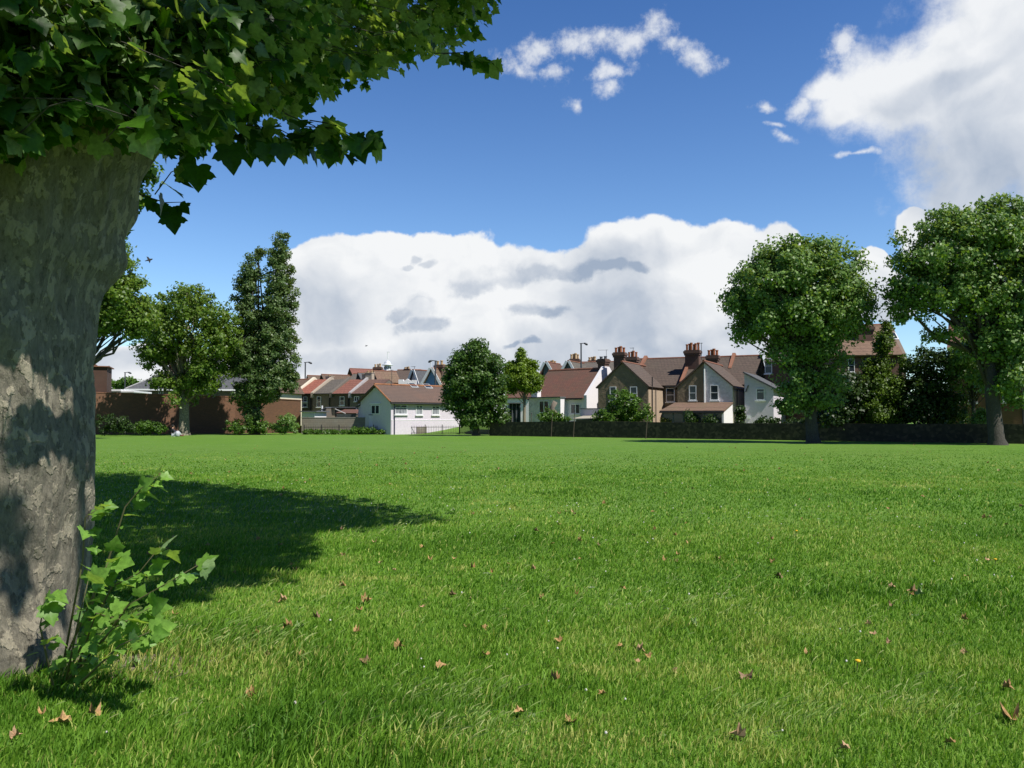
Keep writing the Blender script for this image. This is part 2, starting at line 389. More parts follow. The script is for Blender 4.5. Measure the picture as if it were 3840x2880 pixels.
# ------------------------------------------------------------------ ground
def ground_mat():
    m, nt, bs, out = new_mat('meadow_ground'); co = objco(nt)
    big = tex_noise(nt, co, .09, 5, .55); mid = tex_noise(nt, co, .55, 6, .6, (1, 1.6, 1)); fine = tex_noise(nt, co, 9, 5, .75); vfine = tex_noise(nt, co, 40, 3, .7)
    g1 = ramp(nt, mid, [(0.32, (.080, .175, .016)), (0.5, (.115, .230, .022)), (0.68, (.165, .275, .038))])
    g2 = mix_rgb(nt, ramp(nt, big, [(0.42, 0.0), (0.62, .55)]), g1, (.165, .245, .052, 1))
    g3 = mix_rgb(nt, .55, g2, ramp(nt, fine, [(0.3, (.045, .115, .012)), (0.55, (.11, .23, .024)), (0.8, (.26, .34, .10))]))
    # pale clover and daisies, thick in some parts of the field
    v = nt.nodes.new('ShaderNodeTexVoronoi'); nt.links.new(co, v.inputs[0]); v.inputs['Scale'].default_value = 3.3; v.inputs['Randomness'].default_value = 1
    dot = ramp(nt, v.outputs['Distance'], [(0.10, 1.0), (0.15, 0.0)])
    pat = tex_noise(nt, co, .16, 5, .65, (.55, 1.3, 1)); pf = ramp(nt, pat, [(0.50, 0.0), (0.60, 1.0)])
    mm = nt.nodes.new('ShaderNodeMath'); mm.operation = 'MULTIPLY'; nt.links.new(dot, mm.inputs[0]); nt.links.new(pf, mm.inputs[1])
    g4 = mix_rgb(nt, mm.outputs[0], g3, (.50, .52, .42, 1))
    nt.links.new(g4, bs.inputs['Base Color']); bs.inputs['Roughness'].default_value = .8; bs.inputs['Specular IOR Level'].default_value = .2
    bump(nt, bs, fine, .8, .06)
    return m
M_GROUND = ground_mat()
S = 900
gm = MB(); gm.poly([(-S, -60, 0), (S, -60, 0), (S, S, 0), (-S, S, 0)])
ground = tag(gm.build('ground', M_GROUND), kind='structure')

# ------------------------------------------------------------------ grass blades (stuff)
def grass_mat(name, lo, mid, hi):
    m, nt, bs, out = new_mat(name)
    at = nt.nodes.new('ShaderNodeAttribute'); at.attribute_name = 'tone'
    col = ramp(nt, at.outputs['Fac'], [(0.0, lo), (0.5, mid), (1.0, hi)])
    nt.links.new(col, bs.inputs['Base Color']); bs.inputs['Roughness'].default_value = .55; bs.inputs['Specular IOR Level'].default_value = .18
    tr = nt.nodes.new('ShaderNodeBsdfTranslucent'); nt.links.new(mix_rgb(nt, 1.0, col, (1.3, 1.4, .5, 1), 'MULTIPLY'), tr.inputs[0])
    mx = nt.nodes.new('ShaderNodeMixShader'); mx.inputs[0].default_value = .3
    nt.links.new(bs.outputs[0], mx.inputs[1]); nt.links.new(tr.outputs[0], mx.inputs[2]); nt.links.new(mx.outputs[0], out.inputs[0])
    return m
M_GRASS = grass_mat('grass_blade', (.085, .200, .017), (.185, .345, .034), (.46, .47, .14))
M_SEED = grass_mat('seed_head', (.17, .30, .06), (.30, .40, .12), (.46, .47, .20))
TRX, TRY = -3.62, 5.7      # foot of the big tree
def scatter(n, y0, y1, spread=.66, pad=1.0):
    y = np.sqrt(RNG.uniform(y0 * y0, y1 * y1, n)); y = np.maximum(y * (1 + RNG.normal(0, .12, n)), 3.1 + .3 * RNG.uniform(0, 1, n)); x = RNG.uniform(-1, 1, n) * (y * spread + pad)
    return x, y
def tall_factor(x, y):
    """long tufts round the tree, the dark tussock in front and ragged patches"""
    t = 1.0 + 1.2 * np.exp(-(((x - TRX - .6) / 1.1) ** 2 + ((y - TRY + .1) / .9) ** 2))
    tx, ty, _ = G(330, 2400); t += 2.4 * np.exp(-(((x - tx) / .38) ** 2 + ((y - ty) / .38) ** 2)); tx, ty, _ = G(30, 2520); t += 1.8 * np.exp(-(((x - tx) / .3) ** 2 + ((y - ty) / .2) ** 2))
    tx, ty, _ = G(1330, 2790)
    t += 1.5 * np.exp(-(((x - tx) / .55) ** 2 + ((y - ty) / .45) ** 2) ** 1.5)
    tx, ty, _ = G(820, 2420)
    t += .9 * np.exp(-(((x - tx) / .75) ** 2 + ((y - ty) / .5) ** 2))
    t += .9 * np.clip(fbm2(x * .8 + 9, y * .8, 31) - .55, 0, 1) * 3
    return t
def blades(n, y0, y1, hmul, wmul, seed):
    x, y = scatter(n, y0, y1)
    keep = ((x - TRX) ** 2 + (y - TRY) ** 2 > .85 ** 2)
    # bare earth by the tree
    bx, by, _ = G(520, 2490); e = np.exp(-(((x - bx) / .42) ** 2 + ((y - by) / .22) ** 2)); keep &= RNG.uniform(0, 1, n) > e * .9
    x, y = x[keep], y[keep]; n = len(x)
    cl = fbm2(x * 3.1, y * 3.1, seed + 5); tf = tall_factor(x, y)
    h = (.016 + .038 * RNG.uniform(0, 1, n) ** 2.2) * (.55 + cl) * tf * hmul
    h *= np.clip((46 - y) / 22, .12, 1)
    w = (.0022 + .0022 * RNG.uniform(0, 1, n)) * wmul * (1 + .25 * (tf - 1))
    yaw = RNG.uniform(0, 2 * np.pi, n); rx, ry = np.cos(yaw), np.sin(yaw)
    lean = RNG.uniform(.15, .95, n) * h; la = RNG.normal(.25, 1.3, n); lx, ly = np.cos(la) * lean, np.sin(la) * lean
    V = np.zeros((n, 5, 3), np.float32)
    V[:, 0] = np.stack([x - rx * w, y - ry * w, np.full(n, -.005)], 1); V[:, 1] = np.stack([x + rx * w, y + ry * w, np.full(n, -.005)], 1)
    V[:, 2] = np.stack([x + rx * w * .8 + lx * .35, y + ry * w * .8 + ly * .35, h * .6], 1); V[:, 3] = np.stack([x - rx * w * .8 + lx * .35, y - ry * w * .8 + ly * .35, h * .6], 1)
    V[:, 4] = np.stack([x + lx, y + ly, h * RNG.uniform(.82, 1.0, n)], 1)
    patch = fbm2(x * .45, y * .45, 77); dry = fbm2(x * 1.7, y * 1.7, 99)
    tone = .12 + 1.0 * (patch - .3) + .5 * (fbm2(x * 2.2, y * 2.2, 41) - .5) + RNG.normal(0, .17, n) + .9 * np.clip(dry - .62, 0, 1) * 2
    tone -= .34 * np.clip(tf - 1.25, 0, 1)
    straw = RNG.uniform(0, 1, n) < .035 + .25 * np.clip(dry - .55, 0, 1) * 2
    dx, dy, _ = G(2130, 2790); straw |= (RNG.uniform(0, 1, n) < .55 * np.exp(-(((x - dx) / .55) ** 2 + ((y - dy) / .3) ** 2)))
    dx, dy, _ = G(700, 2500); straw |= (RNG.uniform(0, 1, n) < .45 * np.exp(-(((x - dx) / .8) ** 2 + ((y - dy) / .4) ** 2)))
    tone[straw] = RNG.uniform(.8, 1.1, straw.sum())
    tone = np.repeat(np.clip(tone, 0, 1), 5)
    return V, tone
def join_blades(sets, name, mat):
    V = np.concatenate([s[0] for s in sets]); T = np.concatenate([s[1] for s in sets]); n = len(V)
    b = (np.arange(n) * 5)[:, None]
    loops = (b + np.array([[0, 1, 2, 3, 3, 2, 4]])).ravel(); sizes = np.tile([4, 3], n)
    return mesh_np(name, V.reshape(-1, 3), loops, sizes, mat, attr={'tone': T})
g = join_blades([blades(210000, 3.2, 6.5, 1.0, .9, 1), blades(180000, 6.5, 12, 1.05, 1.5, 2), blades(120000, 12, 24, 1.1, 2.6, 3), blades(60000, 24, 45, 1.1, 5.0, 4)], 'grass', M_GRASS)
tag(g, 'short windblown green grass covering the near field', 'grass', kind='stuff')

def seed_heads():
    spots = [(900, 2400, 260, 110, 260), (1650, 2620, 300, 70, 150), (1750, 2750, 300, 90, 130), (2050, 2250, 350, 120, 170), (2650, 2260, 250, 70, 130), (1500, 1990, 350, 60, 200),
             (2950, 2700, 280, 60, 150), (3450, 2650, 250, 80, 120), (1350, 2250, 500, 120, 120), (450, 2330, 160, 70, 130), (2400, 2000, 900, 120, 260), (1200, 1960, 500, 40, 160), (3000, 2300, 700, 260, 160), (600, 2650, 500, 150, 90)]
    P = []
    for px, py, sx, sy, k in spots:
        for _ in range(int(k * .95)):
            P.append(G(px + random.gauss(0, sx * .55), min(2875, max(1800, py + random.gauss(0, sy * .6))))[:2])
    P = np.array(P); n = len(P); x, y = P[:, 0], P[:, 1]
    h = RNG.uniform(.055, .11, n) * np.clip(.7 + .3 * tall_factor(x, y), 0, 1.6); wind = RNG.uniform(.1, .75, n) * h; wy = RNG.normal(0, .25, n) * h
    dist = np.sqrt(x * x + y * y); w = np.clip(.0009 * dist / 5, .0008, .004)
    V = np.zeros((n, 13, 3), np.float32)
    def at(t, ox=0, oz=0): return np.stack([x + wind * t ** 2 + ox, y + wy * t ** 2, h * (t - .16 * t ** 3) + oz], 1)
    V[:, 0] = at(0, -w); V[:, 1] = at(0, w); V[:, 2] = at(.45, w); V[:, 3] = at(.45, -w); V[:, 4] = at(.75, w); V[:, 5] = at(.75, -w)
    hw = np.clip(.0019 * RNG.uniform(.7, 1.3, n) * np.sqrt(dist / 5), .0013, .0055)
    V[:, 6] = at(.75, 0, -.001); V[:, 7] = at(.88, hw * .6, -hw); V[:, 8] = at(.88, -hw * .6, hw); V[:, 9] = at(1.08, hw * .8, -hw * 1.1); V[:, 10] = at(1.08, -hw * .8, hw * 1.1); V[:, 11] = at(1.2, 0, -hw); V[:, 12] = at(1.16, 0, hw)
    b = (np.arange(n) * 13)[:, None]
    loops = (b + np.array([[0, 1, 2, 3, 3, 2, 4, 5, 6, 7, 8, 7, 9, 10, 8, 9, 11, 12, 10]])).ravel(); sizes = np.tile([4, 4, 3, 4, 4], n)
    tone = np.repeat(RNG.uniform(0, 1, n), 13)
    o = mesh_np('grass_seed_heads', V.reshape(-1, 3), loops, sizes, M_SEED, attr={'tone': tone})
    tag(o, 'pale barley grass seed heads bending in the wind', 'grass', kind='stuff')
seed_heads()

def clover():
    n = 260; x, y = scatter(n, 4, 22, .62, .3); pt = fbm2(x * .7, y * .7, 5) > .47; x, y = x[pt], y[pt]
    mb = MB()
    for a, b in zip(x, y):
        z = random.uniform(.035, .06); r = random.uniform(.004, .007) * (1 + b / 22)
        mb.lathe([(r * .3, z - r), (r, z - r * .3), (r * .9, z + r * .4), (r * .3, z + r)], a, b, 6)
    tag(mb.build('clover_flowers', plain('clover_white', (.62, .60, .56), .8)), 'tiny white clover flowers dotted through the grass', 'flowers', kind='stuff')
clover()

def dirt():
    m, nt, bs, out = new_mat('bare_earth'); co = objco(nt)
    n = tex_noise(nt, co, 18, 6, .7); nt.links.new(ramp(nt, n, [(0.3, (.10, .075, .05)), (0.7, (.27, .22, .16))]), bs.inputs['Base Color']); bs.inputs['Roughness'].default_value = .95; bump(nt, bs, n, .8, .02)
    cx, cy, _ = G(520, 2490); mb = MB(); pts = []
    for k in range(40):
        a = k / 40 * 2 * math.pi; r = 1 + .35 * noise.noise((math.cos(a) * 1.5, math.sin(a) * 1.5, 3)); pts.append((cx + .55 * r * math.cos(a), cy + .3 * r * math.sin(a), .004))
    mb.poly(pts); tag(mb.build('bare_earth', m), kind='structure')
dirt()

# ------------------------------------------------------------------ leaves
def _mirror(r):
    return [(0.0, .02)] + r + [(0.0, 1.02)] + [(-x, y) for x, y in reversed(r)]
LEAF_A = _mirror([(.16, -.08), (.34, -.06), (.50, .04), (.47, .13), (.43, .22), (.55, .32), (.66, .50), (.55, .50), (.46, .58), (.34, .54), (.31, .66), (.21, .76), (.12, .88)])
LEAF_B = _mirror([(.22, -.06), (.50, .08), (.42, .25), (.62, .50), (.36, .55), (.20, .80)])
LEAF_C = [(0, 0), (.42, .30), (0, 1.0), (-.42, .30)]
def leaf_mesh(name, P, T, Nn, size, tone, outline, mat, parent, fold=.22, curl=.25):
    """P base points, T tip directions, Nn rough normals (arrays)"""
    T = T / np.linalg.norm(T, axis=1)[:, None]
    X = np.cross(T, Nn); X /= np.linalg.norm(X, axis=1)[:, None] + 1e-9
    Nn = np.cross(X, T)
    o = np.array(outline + ([(0, .38)] if len(outline) > 4 else [])); k = len(o)
    n = len(P); s = size[:, None, None]
    fo = (fold * RNG.uniform(.3, 1.4, n))[:, None]; cu = (curl * RNG.uniform(-.4, 1.6, n))[:, None]
    z = fo * np.abs(o[None, :, 0]) - cu * o[None, :, 1] ** 2
    V = P[:, None, :] + s * (o[None, :, 0, None] * X[:, None, :] + o[None, :, 1, None] * T[:, None, :] + z[..., None] * Nn[:, None, :])
    b = (np.arange(n) * k)[:, None]
    if len(outline) > 4:
        m = k - 1; tri = np.array([[i, (i + 1) % m, m] for i in range(m)]).ravel(); loops = (b + tri[None]).ravel(); sizes = np.full(n * m, 3)
    else:
        loops = (b + np.array([[0, 1, 2, 3]])).ravel(); sizes = np.full(n, 4)
    return mesh_np(name, V.reshape(-1, 3), loops, sizes, mat, parent, attr={'tone': np.repeat(np.clip(tone, 0, 1), k)})
def rand_unit(n):
    v = RNG.normal(0, 1, (n, 3)); return v / np.linalg.norm(v, axis=1)[:, None]

# ------------------------------------------------------------------ the great plane tree in the left foreground
def great_tree():
    root = empty('plane_tree', (TRX, TRY, 0), 'huge old plane tree in the left foreground, mottled grey trunk and overhanging leaves', 'tree')
    # trunk
    prof = []
    for py, px, r in [(2560, 250, .98), (2420, 300, .92), (2300, 335, .88), (2000, 360, .84), (1700, 369, .82), (1440, 346, .80), (1223, 347, .80), (1078, 364, .82), (992, 398, .85), (905, 412, .86), (811, 442, .88), (710, 478, .91), (630, 522, .94), (560, 562, .98), (430, 560, .98), (250, 500, .85), (100, 400, .6)]:
        dp = TRY + .53 * r; prof.append((CH + (1565 - py) / F * dp * 1.0, (px - 1920) / F * dp - .85 * r + r, r))
    prof[0] = (-.2, prof[0][1], prof[0][2])
    zs = [p[0] for p in prof]; xr = [p[1] for p in prof]; rr = [p[2] for p in prof]
    nz, na = 210, 200; V = []
    burls = [((-2.98, 6.10, 2.70), .20, .11), ((-2.88, 6.12, 3.08), .18, .05), ((-3.1, 5.0, 2.1), .22, .07), ((-3.2, 4.95, 1.25), .16, .06), ((-2.62, 5.2, 3.2), .2, .08), ((-3.6, 4.9, 1.75), .3, .05), ((-2.9, 5.3, .25), .3, .12), ((-2.8, 5.0, .02), .35, .22), ((-3.3, 4.85, .05), .3, .12)]
    for i in range(nz):
        z = zs[0] + (zs[-1] - zs[0]) * i / (nz - 1)
        r = np.interp(z, zs, rr); cx = np.interp(z, zs, xr) - r
        for k in range(na):
            a = 2 * math.pi * k / na; ca, sa = math.cos(a), math.sin(a)
            d = r * (1 + .05 * noise.noise((ca * 1.3, sa * 1.3, z * .6)) + .05 * noise.noise((ca * 4, sa * 4, z * 1.1 + 7)) + .012 * noise.noise((ca * 14, sa * 14, z * 7)) + .04 * noise.noise((ca * 8, sa * 8, z * 3.0 + 3)) + .02 * noise.noise((ca * 22, sa * 22, z * 4.0 + 5)))
            if z < .5: d += (.5 - z) ** 2 * .5 * max(0, math.cos(3.0 * a + .8)) 
            p = Vector((cx + d * ca, TRY + d * sa, z))
            for c, br, bh in burls:
                q = (p - Vector(c)).length / br
                if q < 2.2: p += Vector((ca, sa, 0)) * bh * math.exp(-q * q)
            V.append((p.x - TRX, p.y - TRY, p.z))
    loops = []
    for i in range(nz - 1):
        for k in range(na):
            a = i * na + k; b = i * na + (k + 1) % na; loops += [a, b, b + na, a + na]
    loops += [(nz - 1) * na + k for k in range(na)]
    trunk = mesh_np('trunk', V, loops, [4] * ((nz - 1) * na) + [na], M_PLANEBARK, root, smooth=True)
    # limbs
    limbs = [([(-3.5, 5.75, 2.7), (-3.0, 5.78, 3.7), (-2.45, 5.8, 5.0), (-1.4, 6.4, 7.5), (-.2, 7.5, 10)], [.2, .38, .28, .2, .1]),
             ([(-4.0, 5.7, 3.4), (-4.4, 5.8, 5.0), (-4.9, 6.2, 7.5), (-5.4, 7.0, 11)], [.6, .45, .32, .15]),
             ([(-3.8, 5.4, 3.5), (-4.4, 4.6, 5.2), (-5.2, 3.2, 7.2), (-6.2, 1.5, 9)], [.5, .34, .22, .1]),
             ([(-3.5, 6.0, 3.4), (-3.0, 7.2, 5.0), (-2.2, 9.2, 6.6), (-1.2, 11.2, 8.6)], [.42, .30, .2, .1]),
             ([(-4.2, 6.2, 3.5), (-5.5, 8.2, 5.6), (-6.8, 11, 8.0), (-7.5, 13.2, 11)], [.45, .32, .22, .1]),
             ([(-3.3, 5.6, 3.6), (-3.3, 5.75, 5.5), (-3.0, 6.0, 9.5), (-2.6, 6.4, 14)], [.5, .36, .26, .1]),
             ([(-3.4, 5.7, 3.1), (-2.4, 5.8, 4.2), (-.9, 6.7, 6.0), (1.6, 8.0, 8.4)], [.3, .17, .12, .06])]
    off = Vector((TRX, TRY, 0))
    for path, rad in limbs:
        pts = []; rds = []
        for i in range(len(path) - 1):
            for s in range(6):
                t = s / 6; p = Vector(path[i]).lerp(Vector(path[i + 1]), t)
                p += Vector((noise.noise(p * .9), noise.noise(p * .9 + Vector((9, 0, 0))), 0)) * .16
                pts.append(p - off); rds.append(rad[i] * (1 - t) + rad[i + 1] * t)
        pts.append(Vector(path[-1]) - off); rds.append(rad[-1])
        MB().tube(pts, rds, 14).build('limb', M_PLANEBARK, root, smooth=True)
    # twigs placed in the crown volume; bottom edge follows the overhang seen against the sky
    bx = [-400, 0, 120, 260, 420, 560, 640, 740, 860, 960, 1060, 1180, 1260, 1300, 1360, 1430, 1520, 1620, 1740, 1800, 1850, 1890, 1915]
    by = [560, 540, 520, 470, 450, 520, 560, 560, 500, 430, 440, 370, 330, 330, 330, 310, 270, 240, 200, 130, 60, 20, -40]
    tips = []
    def add(n, px0, px1, lo, hi, d0, d1):
        k = 0
        while k < n:
            px = random.uniform(px0, px1); b = np.interp(px, bx, by)
            b += 55 * (noise.noise((px / 90., 3.3, 0)) + .6 * noise.noise((px / 35., 9.3, 0))) - 18
            py = b - (hi - lo) * random.random() ** 1.15 - lo
            if px > 1180 + 520 * random.random() and py > b - 60 and random.random() < .5: continue
            D = random.uniform(d0, d1) * (1 + .7 * max(0, px - 800) / 1100)
            if px < 560 and D > 4.75 and py > 250: D = random.uniform(4.2, 4.75)
            if D > 3.9: tips.append(W(px, py, D)); k += 1
    add(820, -400, 1900, 0, 420, 5.4, 9.5)
    add(330, -400, 620, 0, 560, 4.2, 4.9)
    add(260, 430, 900, 20, 470, 4.5, 5.5)
    add(150, 700, 1250, 200, 460, 4.6, 5.6)
    add(300, 500, 1850, 0, 160, 5.8, 8.5)
    # drooping sprays: ends, in pixels
    sprays = [((640, 560), (735, 650), 6.6), ((1000, 520), (1190, 560), 6.6), ((1150, 500), (1290, 575), 6.5), ((1230, 520), (1400, 545), 6.4), ((900, 480), (930, 560), 6.6), ((1700, 230), (1860, 235), 8.5), ((850, 520), (1010, 555), 6.8)]
    P = []; Tt = []; Nn = []; Sz = []; Tone = []; tw = MB()
    ctr = np.array([TRX, TRY, 4.5])
    def dapple(A, top=5.0):
        hx, hy = sd.x / math.hypot(sd.x, sd.y), sd.y / math.hypot(sd.x, sd.y)
        dx_, dy_ = A[:, 0] - TRX - .05, A[:, 1] - TRY; u = -dx_ * hy + dy_ * hx; along = dx_ * hx + dy_ * hy; zh = A[:, 2] - (along - .8) * math.tan(SUN_EL)
        cell = vnoise(u / .24 + 40, zh / .34 + 40, 5); cell2 = vnoise(u / .30 + 20, zh / .40 + 20, 6)
        return (along > .8) & (np.abs(u) < 1.3) & (zh > -.5) & (zh < top) & ((cell > .52) | ((zh < 1.5) & (cell2 > .50 + .10 * np.clip(zh, 0, 1.6))) | (zh < .35))
    def twig(tip, out, L_, nl, sz):
        out = out / np.linalg.norm(out); side = np.cross(out, (0, 0, 1)); side /= np.linalg.norm(side) + 1e-9
        tip = np.array(tip); base = tip - out * L_ + np.array([0, 0, .12 * L_])
        mid = (tip + base) / 2 + np.array([0, 0, .06]); pts = [base, mid, tip]
        if tip[1] > 5.2 or random.random() < .3: tw.tube([tuple(np.array(p) - np.array(off)) for p in pts], [.005, .004, .002], 4, False)
        t0 = random.random()
        for i in range(nl):
            t = (i + .6) / nl; p = base * (1 - t) ** 2 + 2 * mid * t * (1 - t) + tip * t * t
            sg = 1 if i % 2 else -1
            d = out * random.uniform(.2, 1.0) + side * sg * random.uniform(.2, 1.0) + np.array([0, 0, -random.uniform(.0, 1.3)]) + np.array([.35, 0, 0]) + RNG.normal(0, .25, 3)
            d /= np.linalg.norm(d); pe = random.uniform(.03, .07); P.append(p + d * pe); Tt.append(d)
            nn = np.array([0, 0, .8]) + RNG.normal(0, .75, 3); Nn.append(nn); Sz.append(sz * random.uniform(.65, 1.25)); Tone.append(random.gauss(.45, .25))
    tips = np.array(tips); tips = tips[~dapple(tips, 2.7)]
    for tp in tips:
        tp = np.array(tp); out = tp - ctr; out[2] = out[2] * .25 - .2; out += RNG.normal(0, .6, 3) * .8
        twig(tp, out, random.uniform(.35, .8), random.randint(5, 8), .114)
    for a, b, D in sprays:
        A = np.array(W(*a, D)); B = np.array(W(*b, D)); twig(B, B - A, np.linalg.norm(B - A) + .2, 8, .155); twig(A * .35 + B * .65, B - A + RNG.normal(0, .2, 3), .4, 6, .14)
    # single leaves hanging against the sky, and the stray twig low on the right of the trunk
    kp = ~dapple(np.array(P) + .05 * np.array(Tt), 2.7); P, Tt, Nn, Sz, Tone = [[v for v, f in zip(a_, kp) if f] for a_ in (P, Tt, Nn, Sz, Tone)]
    for px, py, D, sz, dx, dz, tn in [(740, 622, 6.0, .20, .1, -1, .3), (1370, 520, 6.4, .19, 1, -.5, .3), (1335, 545, 6.4, .16, .6, -1, .2), (1300, 520, 6.3, .17, .5, -.5, .9), (1245, 570, 6.4, .13, -.2, -1, .3), (1215, 540, 6.4, .14, .5, -1, .4), (1225, 490, 6.5, .17, .9, .3, .4), (1110, 500, 6.6, .2, .6, -.8, .3), (1000, 540, 6.3, .17, .1, -1, .3), (1050, 540, 6.3, .16, .3, -1, .2), (860, 545, 6.3, .22, .2, -.9, .2),
                                   (640, 800, 7.5, .20, .3, -1, .1), (672, 770, 7.5, .13, .9, -.7, .1), (600, 765, 7.5, .15, .2, -1, .1), (645, 775, 7.6, .10, .1, -1, .1), (570, 745, 7.5, .12, -.3, -.8, .2)]:
        P.append(np.array(W(px, py, D))); Tt.append(np.array([dx, -.15, dz], float)); Nn.append(np.array([.25, -1, .35]) + RNG.normal(0, .15, 3)); Sz.append(sz); Tone.append(tn)
    tw.tube([tuple(np.array(W(*q, 7.5)) - np.array(off)) for q in [(430, 690), (540, 735), (620, 760), (685, 758)]], [.012, .008, .005, .003], 5, False)
    P, Tt, Nn, Sz, Tone = map(np.array, (P, Tt, Nn, Sz, Tone))
    crown = leaf_mesh('crown', P - np.array(off), Tt, Nn, Sz, Tone, LEAF_A, M_LEAF, root)
    tw.build('twigs', M_DARKBARK, root)
    # the rest of the crown, above the frame: throws the shade on the trunk and on the field
    EL = [(-4.0, 7.0, 9.5, 6.0, 6.5, 4.0), (-1.0, 8.6, 10.0, 4.6, 4.5, 3.4), (-1.5, 3.2, 8.6, 4.6, 4.0, 2.4), (-4.5, 11.5, 10.5, 5.2, 5.4, 4.2), (-7.5, 6, 9, 4.5, 5.5, 4.0), (1.6, 6.0, 9.4, 3.0, 3.6, 2.6)]
    EL += [(-.4, 2.9, 9.4, 3.2, 2.8, 1.5)] * 2 + [(-1.2, 3.6, 8.6, 2.6, 2.4, 1.2), (2.2, 7.5, 10.5, 3.5, 3.5, 2.5), (-1.5, 9.0, 11.5, 6, 6, 3), (-6, 14, 13, 6, 5, 3.5), (-4, 12, 11, 6, 5, 3.5)]
    Q = []
    for ex, ey, ez, ax, ay, azz in EL:
        k = int(2600 * ax * ay * azz / 140)
        u = rand_unit(k) * (RNG.uniform(0.15, 1, k) ** .45)[:, None] * np.array([ax, ay, azz]) + np.array([ex, ey, ez]); Q.append(u)
    Q = np.concatenate(Q); Q = Q[(Q[:, 2] > CH + .52 * Q[:, 1] + .35) | (Q[:, 1] < .5)]; Q = Q[Q[:, 2] > 5.2]
    Q = np.repeat(Q, 7, 0) + RNG.normal(0, .28, (len(Q) * 7, 3)); n = len(Q)
    Q = Q[(Q[:, 2] > CH + .52 * Q[:, 1] + .2) | (Q[:, 1] < .5)]
    # outline of the crown seen from the sun: decides the outline of its shade on the field
    poly = np.array([G(*p)[:2] for p in [(-9000, 1690), (200, 1700), (370, 1722), (520, 1775), (700, 1808), (1000, 1838), (1300, 1862), (1500, 1885), (1690, 1930), (1620, 1962), (1400, 1978), (1200, 1992), (1060, 2012), (1150, 2045), (1130, 2105), (1050, 2170), (850, 2215), (640, 2260), (480, 2330), (380, 2400), (0, 2470), (-9000, 2520)]])
    gx = Q[:, 0] - sd.x / sd.z * Q[:, 2]; gy = Q[:, 1] - sd.y / sd.z * Q[:, 2]
    gx += RNG.normal(0, .12, len(gx)); gy += RNG.normal(0, .15, len(gy)); inside = np.zeros(len(Q), bool)
    for i in range(len(poly)):
        x1, y1 = poly[i]; x2, y2 = poly[(i + 1) % len(poly)]
        c = ((y1 > gy) != (y2 > gy)) & (gx < (x2 - x1) * (gy - y1) / (y2 - y1 + 1e-12) + x1); inside ^= c
    Q = Q[inside]
    # gaps in the upper crown: where it hangs between the sun and the lower leaves, and where it dapples the trunk
    def sunco(A):
        t = A[:, 2] / sd.z; return A[:, 0] - sd.x * t, A[:, 1] - sd.y * t
    px_, py_ = sunco(P); H, ex_, ey_ = np.histogram2d(px_, py_, bins=[60, 60], range=[[-14, 4], [2, 20]])
    qx, qy = sunco(Q); ix = np.clip(((qx + 14) / 18 * 60).astype(int), 0, 59); iy = np.clip(((qy - 2) / 18 * 60).astype(int), 0, 59)
    thick = H[ix, iy] > 6
    gap = vnoise(qx / .45 + 50, qy / .45 + 50, 3) > .38
    Q = Q[~(thick & gap & (RNG.uniform(0, 1, len(Q)) < .93))]
    cut = dapple(Q + np.array([0, 0, -.06]))
    Q = Q[~cut]; n = len(Q)
    tdir = rand_unit(n); tdir[:, 2] -= .5
    leaf_mesh('upper_crown', Q - np.array(off), tdir, RNG.normal(0, .6, (n, 3)) + np.array([0, 0, .8]), RNG.uniform(.14, .26, n), RNG.normal(.45, .25, n), LEAF_B, M_LEAF, root)
great_tree()

# suckers at its foot
def suckers():
    D0 = 5.0
    root = empty('sucker_shoots', W(250, 2420, D0)[:2] + (0,), 'leafy green shoots sprouting from the foot of the big plane tree', 'shoots')
    off = np.array(root.location)
    stems = [[(240, 2330, 4.9), (400, 2120, 4.85), (470, 1900, 4.8), (530, 1830, 4.8), (600, 1780, 4.75)], [(260, 2400, 4.9), (420, 2200, 4.8), (520, 2150, 4.75), (600, 2050, 4.7)],
             [(300, 2400, 4.8), (480, 2270, 4.7), (640, 2180, 4.65), (740, 2120, 4.6)], [(240, 2350, 4.95), (310, 2100, 4.9), (320, 1940, 4.9), (380, 1900, 4.85)],
             [(200, 2500, 4.8), (150, 2350, 4.75), (170, 2230, 4.7)], [(280, 2420, 4.8), (360, 2300, 4.6), (480, 2330, 4.5)], [(300, 2380, 4.9), (360, 2200, 4.8), (420, 2080, 4.75)], [(260, 2440, 4.8), (420, 2360, 4.6), (560, 2280, 4.5)],
             [(250, 2450, 4.8), (300, 2300, 4.6), (330, 2180, 4.55)], [(310, 2430, 4.7), (450, 2420, 4.5), (560, 2370, 4.4)]]
    P = []; T = []; Nn = []; Sz = []; To = []
    for s in stems:
        pts = [np.array(W(*q)) - off for q in s]; pts[0][2] = max(.0, pts[0][2] * .4)
        MB().tube([tuple(p) for p in pts], [.007 - .005 * i / (len(pts) - 1) for i in range(len(pts))], 6).build('stem', M_TWIG, root, smooth=True)
        k = 15
        for i in range(k):
            t = (i + .8) / k * (len(pts) - 1); j = min(int(t), len(pts) - 2); f = min(1, t - j); p = pts[j] * (1 - f) + pts[j + 1] * f
            d = (pts[j + 1] - pts[j]); d /= np.linalg.norm(d); sg = 1 if i % 2 else -1
            dd = d * random.uniform(.2, .9) + np.array([random.uniform(.3, 1.0), sg * random.uniform(.1, .8), random.uniform(-.6, .35)]) + RNG.normal(0, .2, 3); dd /= np.linalg.norm(dd)
            P.append(p + dd * .04); T.append(dd); Nn.append(np.array([.35, -.5, .8]) + RNG.normal(0, .45, 3)); Sz.append(random.uniform(.05, .10) * (1.3 if i >= k - 2 else 1)); To.append(random.gauss(.6, .22))
    leaf_mesh('leaves', np.array(P), np.array(T), np.array(Nn), np.array(Sz), np.array(To), LEAF_A, M_SUCK, root, .3, .3)
M_TWIG = plain('green_twig', (.13, .12, .05), .7)
